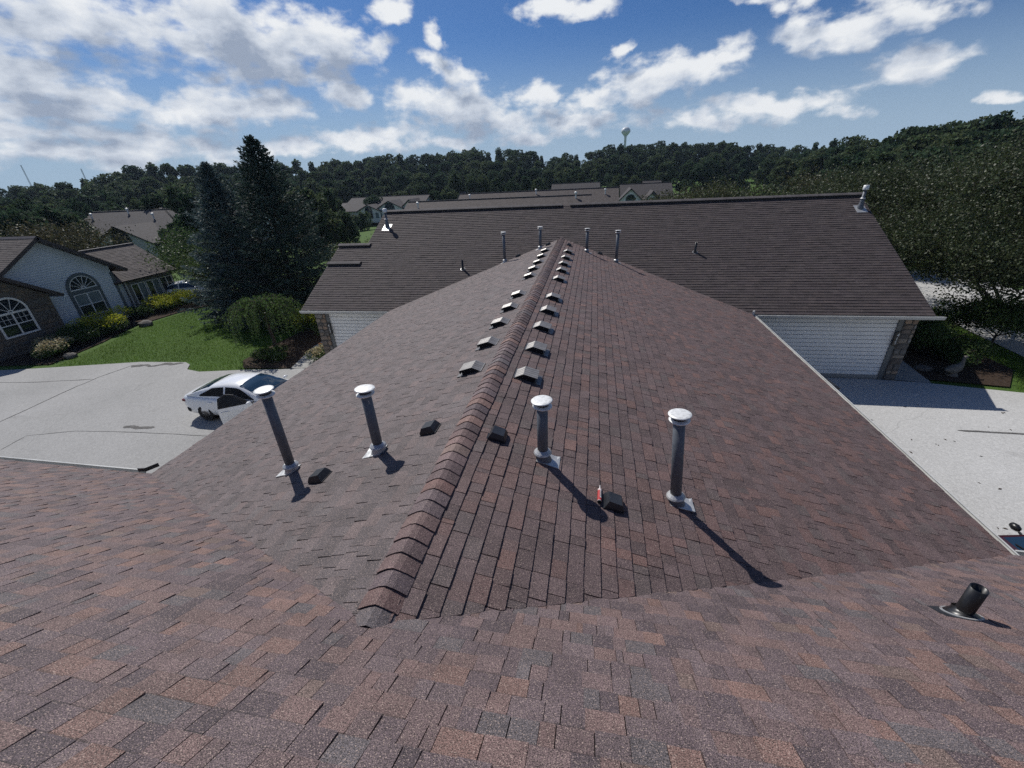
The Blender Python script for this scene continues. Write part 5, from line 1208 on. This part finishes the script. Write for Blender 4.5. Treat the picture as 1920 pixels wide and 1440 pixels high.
    for sy in (-1,1):
        patch('side_window', lambda s: (.92+1.02*s, .30, .32+1.55*min(1, .18+s*1.6)), (sy,), M_CARGLASS if not door_open else M_DARK); patch('side_window', lambda s: (2.02+1.22*s, .25, .27+1.6*min(1, .10+(1-s)*1.9)), (sy,), M_CARGLASS if not (door_open and sy < 0) else M_DARK)
    # lamps, mirrors, bumper trim
    for sy in (-1,1):
        m = MB(); m.box((X(-.008),sy*.35-.25*(sy < 0),.76),(X(.10),sy*.35+.25*(sy > 0),.83)); m.box((X(.06),sy*.60-(.2 if sy < 0 else 0),.755),(X(.22),sy*.60+(.2 if sy > 0 else 0),.84)); m.build('tail_light', M_TAIL, t)
        m = MB(); m.box((X(4.5),sy*.58-.16,.58),(X(4.79),sy*.58+.16,.68)); m.build('headlight', M_GLASS, t)
        for k in range(3):
            m = MB(); m.box((X(.16+.07*k),sy*(.80+.03*k)-.012,.36),(X(.19+.07*k),sy*(.80+.03*k)+.028,.50)); m.build('bumper_slot', M_DARK, t)
    def mirror(parent, x, y, sy):
        m = MB(); m.lathe([(.01,-.085),(.07,-.06),(.095,0),(.07,.06),(.01,.085)], 14); o = m.build('mirror', body_mat if not dash else M_RUBBER, parent, True); o.location = (x, y, 1.03); o.rotation_euler = (pi/2,0,0); o.scale = (.75,.75,1.15)
        m = MB(); m.tube([(x,y-sy*.10,1.0),(x+.02,y-sy*.24,.98)], .022, 8); m.build('mirror_arm', M_RUBBER, parent)
    mirror(t, X(3.18), 1.03, 1)
    if door_open:
        h = Vector((X(3.28), -.915, 0)); d = empty('front_door_pivot', h); bpy.data.objects.remove(d)
        ang = -radians(33); R = Matrix.Translation(h) @ Matrix.Rotation(ang*-1, 4, 'Z')
        def TT(p): return R @ Vector(p)
        m = MB()                                                 # door skin runs back (-x) from the hinge
        prof = [(.24,.02),(.40,-.015),(.60,-.03),(.80,-.015),(.93,.02),(.93,.09),(.24,.10)]
        secs = []
        for x in (0,-.3,-.7,-1.05,-1.12): secs.append([TT((x, y, z)) for z, y in prof])
        n = len(prof); vs = [p for q in secs for p in q]; fs = [(i*n+k,i*n+(k+1)%n,(i+1)*n+(k+1)%n,(i+1)*n+k) for i in range(len(secs)-1) for k in range(n)]+[tuple(range(n)), tuple(range((len(secs)-1)*n,len(secs)*n))]
        m.mesh(vs, fs); door = m.build('front_door', body_mat, t); door['label'] = 'passenger door swung open'
        fr = [(-.05,.93),(-1.12,.93),(-1.06,1.26),(-.82,1.37),(-.55,1.30)]; fi = [(-.26,.965),(-1.06,.965),(-1.015,1.225),(-.80,1.325),(-.58,1.265)]
        m = MB(); k = len(fr); yi = lambda z: .03+(z-.93)*.42
        for a in range(k):
            b = (a+1)%k; q = [fr[a],fr[b],fi[b],fi[a]]
            vs = [TT((x, yi(z), z)) for x, z in q]+[TT((x, yi(z)+.03, z)) for x, z in q]; m.mesh(vs, [(0,1,2,3),(7,6,5,4),(0,4,5,1),(1,5,6,2),(2,6,7,3),(3,7,4,0)])
        m.build('window_frame', M_RUBBER, door)
        m = MB(); m.mesh([TT((x, yi(z)+.012, z)) for x, z in fi], [tuple(range(k))]); m.build('window_glass', M_TINT, door)
        m = MB(); m.mesh([TT(p) for p in ((-.82,-.055,.78),(-1.02,-.055,.78),(-1.02,-.055,.815),(-.82,-.055,.815),(-.82,-.02,.77),(-1.02,-.02,.77),(-1.02,-.02,.82),(-.82,-.02,.82))], [(0,1,2,3),(0,4,5,1),(1,5,6,2),(2,6,7,3),(3,7,4,0)]); m.build('door_handle', body_mat, door)
        mp = TT((-.10,-.20,0)); mirror(door, mp.x, mp.y, -1)
        m = MB(); op = [(3.26,.26),(2.06,.26),(2.02,.95),(3.26,.95)]; m.mesh([(X(x),-.925,z) for x, z in op]+[(X(x),-.90,z) for x, z in op], [(0,1,2,3),(7,6,5,4),(0,4,5,1),(1,5,6,2),(2,6,7,3),(3,7,4,0)]); m.build('door_opening', M_DARK, t)
    else: mirror(t, X(3.18), -1.03, -1)
    for sy in (-1,1):
        m = MB(); m.box((X(1.28),sy*.92-.02,.80),(X(1.48),sy*.92+.02,.835)); m.build('door_handle', body_mat, t)
    m = MB(); m.tube([(X(3.50),.55,1.055),(X(3.42),0,1.10),(X(3.54),-.55,1.055)], .012, 6); m.build('wiper', M_RUBBER, t)
    if dash:
        m = MB(); m.mesh([pt(3.52,2.9,1,.02),pt(3.52,3.9,1,.02),pt(3.22,3.9,1,.02),pt(3.22,2.9,1,.02),pt(3.52,2.9,1,.03),pt(3.52,3.9,1,.03),pt(3.22,3.9,1,.03),pt(3.22,2.9,1,.03)], [(0,1,2,3),(7,6,5,4),(0,4,5,1),(1,5,6,2),(2,6,7,3),(3,7,4,0)]); m.build('windscreen_paper', M_TRIMW, t)
    return t
car('white_sedan', 'white sedan with its front passenger door open on the left driveway', (-11.32,12.0,terrain(-12,12)+.014), 0, M_WHITECAR, True)
mp = at_z(1888,985,1.05)
car('maroon_car', 'dark maroon car mostly hidden below the right gutter', (mp.x+.85,mp.y-1.05,.014), pi, M_MAROON, False, True)
fc = at_z(357,541,.4); car('white_car', 'white car parked far behind the yellow sunroom shrub', (fc.x,fc.y,terrain(fc.x,fc.y)+.01), .5, M_WHITECAR)

# ------------------------------------------------------------------ small things
def bin_(x, y, label):
    t = empty('wheeled_bin', (x, y, .012), .1); tag(t, label, 'bin', 'black bins in the corner by the garage wall')
    m = MB(); lo = [(-.24,-.27),(.24,-.27),(.24,.27),(-.24,.27)]; hi = [(-.29,-.33),(.29,-.33),(.29,.33),(-.29,.33)]
    m.mesh([(a,b,.06) for a,b in lo]+[(a,b,.98) for a,b in hi], [(3,2,1,0),(4,5,6,7),(0,1,5,4),(1,2,6,5),(2,3,7,6),(3,0,4,7)]); m.build('bin_body', M_BLACKVENT, t)
    m = MB(); m.mesh([(a*1.06,b*1.06,.98) for a,b in hi]+[(a*1.06,b*1.06,1.02) for a,b in hi]+[(a*.8,b*.8,1.07) for a,b in hi], [(0,1,5,4),(1,2,6,5),(2,3,7,6),(3,0,4,7),(4,5,9,8),(5,6,10,9),(6,7,11,10),(7,4,8,11),(8,9,10,11),(3,2,1,0)]); m.build('lid', M_BLACKVENT, t)
    for sy in (-1,1):
        m = MB(); m.tube([(-.25,sy*.20,.09),(-.25,sy*.27,.09)], .09, 14); m.build('wheel', M_TYRE, t)
    m = MB(); m.tube([(-.33,-.25,1.0),(-.36,-.25,1.0),(-.36,.25,1.0),(-.33,.25,1.0)], .014, 6); m.build('handle', M_RUBBER, t)
b1 = at_z(1556,718,1.05); b2 = at_z(1569,735,1.05)
bin_(b1.x-.18, b1.y, 'black wheeled bin nearest the white garage siding'); bin_(b2.x-.18, b2.y-.1, 'black wheeled bin behind the other one, farther from the garage siding')
M_CONC = pm('garden_concrete', (.13,.12,.10), (.19,.175,.155), 14, .9, .2, 30)
g = empty('goose_statue', (14.6,16.55,.02), radians(20)); tag(g, 'weathered concrete goose statue in the shaded bed by the path', 'statue'); g.scale = (1.15,1.15,1.15)
m = MB(); m.tube([(-.36,0,.24),(-.28,0,.22),(-.15,0,.21),(0,0,.22),(.12,0,.26),(.20,0,.34),(.22,0,.46),(.21,0,.56),(.23,0,.61),(.29,0,.62)], [.02,.07,.13,.15,.13,.085,.048,.042,.055,.03], 12); m.build('body', M_CONC, g, True)
m = MB(); m.tube([(.28,0,.615),(.36,0,.60)], [.026,.008], 8); m.build('beak', M_CONC, g)
m = MB(); m.lathe([(.16,-.04),(.16,.03),(.10,.09),(.05,.13)], 12); m.build('base', M_CONC, g)
def boulder(label, loc, r, seed):
    bm = bmesh.new(); bmesh.ops.create_icosphere(bm, subdivisions=2, radius=1); rr = random.Random(seed)
    for v in bm.verts: k = rr.uniform(.82,1.12); v.co = Vector((v.co.x*r*1.3*k, v.co.y*r*k, v.co.z*r*.65*k))
    me = bpy.data.meshes.new('boulder'); bm.to_mesh(me); bm.free(); at = me.attributes.new('tint','FLOAT_COLOR','FACE'); at.data.foreach_set('color', np.tile([.10,.09,.082,1.], len(me.polygons)).astype('f')); me.materials.append(M_STONE)
    o = link(bpy.data.objects.new('boulder', me)); o.location = loc; tag(o, label, 'rock')
boulder('grey boulder at the lawn edge below the yellow topped hedge', (-27.7,21.6,-.32), .38, 1); boulder('small pale rock before the cream variegated shrub', (-26.6,16.3,-.34), .28, 2); boulder('flat rock beside the goose statue', (13.95,17.0,.05), .22, 3)
# flowers by the left pier
M_ORANGE = leaf_mat('orange_petals', (.55,.22,.04), (.55,.22,.04), .6, .2, .2)
t = empty('flower_clump', (-12.1,17.9,-.36)); tag(t, 'small clump of orange flowers by the left stone pier', 'flowers')
m = MB(); P = []
for k in range(26):
    a, r = RNG.random()*6.28, RNG.random()*.35; p = (cos(a)*r, sin(a)*r, RNG.uniform(.3,.55)); m.tube([(p[0]*.5,p[1]*.5,0), p], .006, 4); P += [(p[0]+RNG.gauss(0,.025), p[1]+RNG.gauss(0,.025), p[2]+RNG.gauss(0,.015)) for _ in range(12)]
m.build('stem', M_GREEN, t); link(bpy.data.objects.new('petals', leaf_data('petals', P, .05, tints(len(P)), M_ORANGE, .7)), t)
# leaf litter on the right driveway
rr = random.Random(8); m = MB()
for k in range(90):
    x, y = rr.uniform(7.2,15), rr.uniform(5,14.5); a = rr.random()*6.28; s = rr.uniform(.02,.045)
    m.face([(x+cos(a+q)*s*f, y+sin(a+q)*s*f, .016+.006*(i%2)) for i, (q, f) in enumerate(((0,1.4),(pi/2,.6),(pi,1.4),(3*pi/2,.6)))])
tag(m.build('leaf_litter', M_MULCH, fix=False), kind='stuff')
# water tower on the far hill
M_TOWER = pm('tower_paint', (.62,.65,.68), (.55,.58,.61), .15, .5)
wt = at_y(1172,268,620); top = at_y(1172,238,620).z; zb = 5.0
w = empty('water_tower', (wt.x,620,zb)); tag(w, 'pale water tower with a round tank above the far treeline', 'water tower')
R_ = 5.6; zc = top-R_*.86-zb
m = MB(); m.lathe([(3.2,-3),(2.0,3),(1.5,8),(1.4,zc-R_*1.05),(2.0,zc-R_*.92)], 24); m.build('column', M_TOWER, w, True)
m = MB(); m.lathe([(1.6,zc-R_*.98),(2.7,zc-R_*.74),(4.7,zc-R_*.34)]+[(R_*cos(a), zc+R_*.86*sin(a)) for a in [radians(-8+k*12) for k in range(9)]], 28); m.build('tank', M_TOWER, w, True)
# two lattice masts far off to the left
M_MAST = pm('mast_steel', (.30,.32,.35), (.24,.26,.29), 2, .6)
for (u0, v0, u1, v1, lab) in ((53,337,41,309,'taller far radio mast above the woods'),(157,328,154,316,'shorter far radio mast above the woods')):
    b, tp = at_y(u0,v0,420), at_y(u1,v1,420); t = empty('radio_mast', (b.x,420,4)); tag(t, lab, 'mast'); H = tp.z-4; m = MB()
    for k in range(3):
        a = 2*pi*k/3; m.tube([(.7*cos(a),.7*sin(a),-1),(.45*cos(a),.45*sin(a),H)], .16, 5)
    m.build('mast_leg', M_MAST, t); m = MB(); z = 0; i = 0
    while z < H-1.5:
        for k in range(3):
            a, b2 = 2*pi*k/3, 2*pi*(k+1)/3; m.tube([(.62*cos(a),.62*sin(a),z),(.62*cos(b2),.62*sin(b2),z+1.5)], .06, 4)
        z += 1.5
    m.build('lattice', M_MAST, t)

# ------------------------------------------------------------------ air
def haze():
    m = MB(); m.box((-330,-60,-4),(330,720,62)); mt = bpy.data.materials.new('haze_air'); mt.use_nodes = True; N = mt.node_tree.nodes
    for n in list(N):
        if n.type != 'OUTPUT_MATERIAL': N.remove(n)
    v = N.new('ShaderNodeVolumePrincipled'); v.inputs['Color'].default_value = (.62,.78,1,1); v.inputs['Density'].default_value = .00016; v.inputs['Anisotropy'].default_value = .2
    mt.node_tree.links.new(v.outputs[0], [n for n in N if n.type == 'OUTPUT_MATERIAL'][0].inputs['Volume'])
    tag(m.build('haze', mt), kind='stuff')
haze()
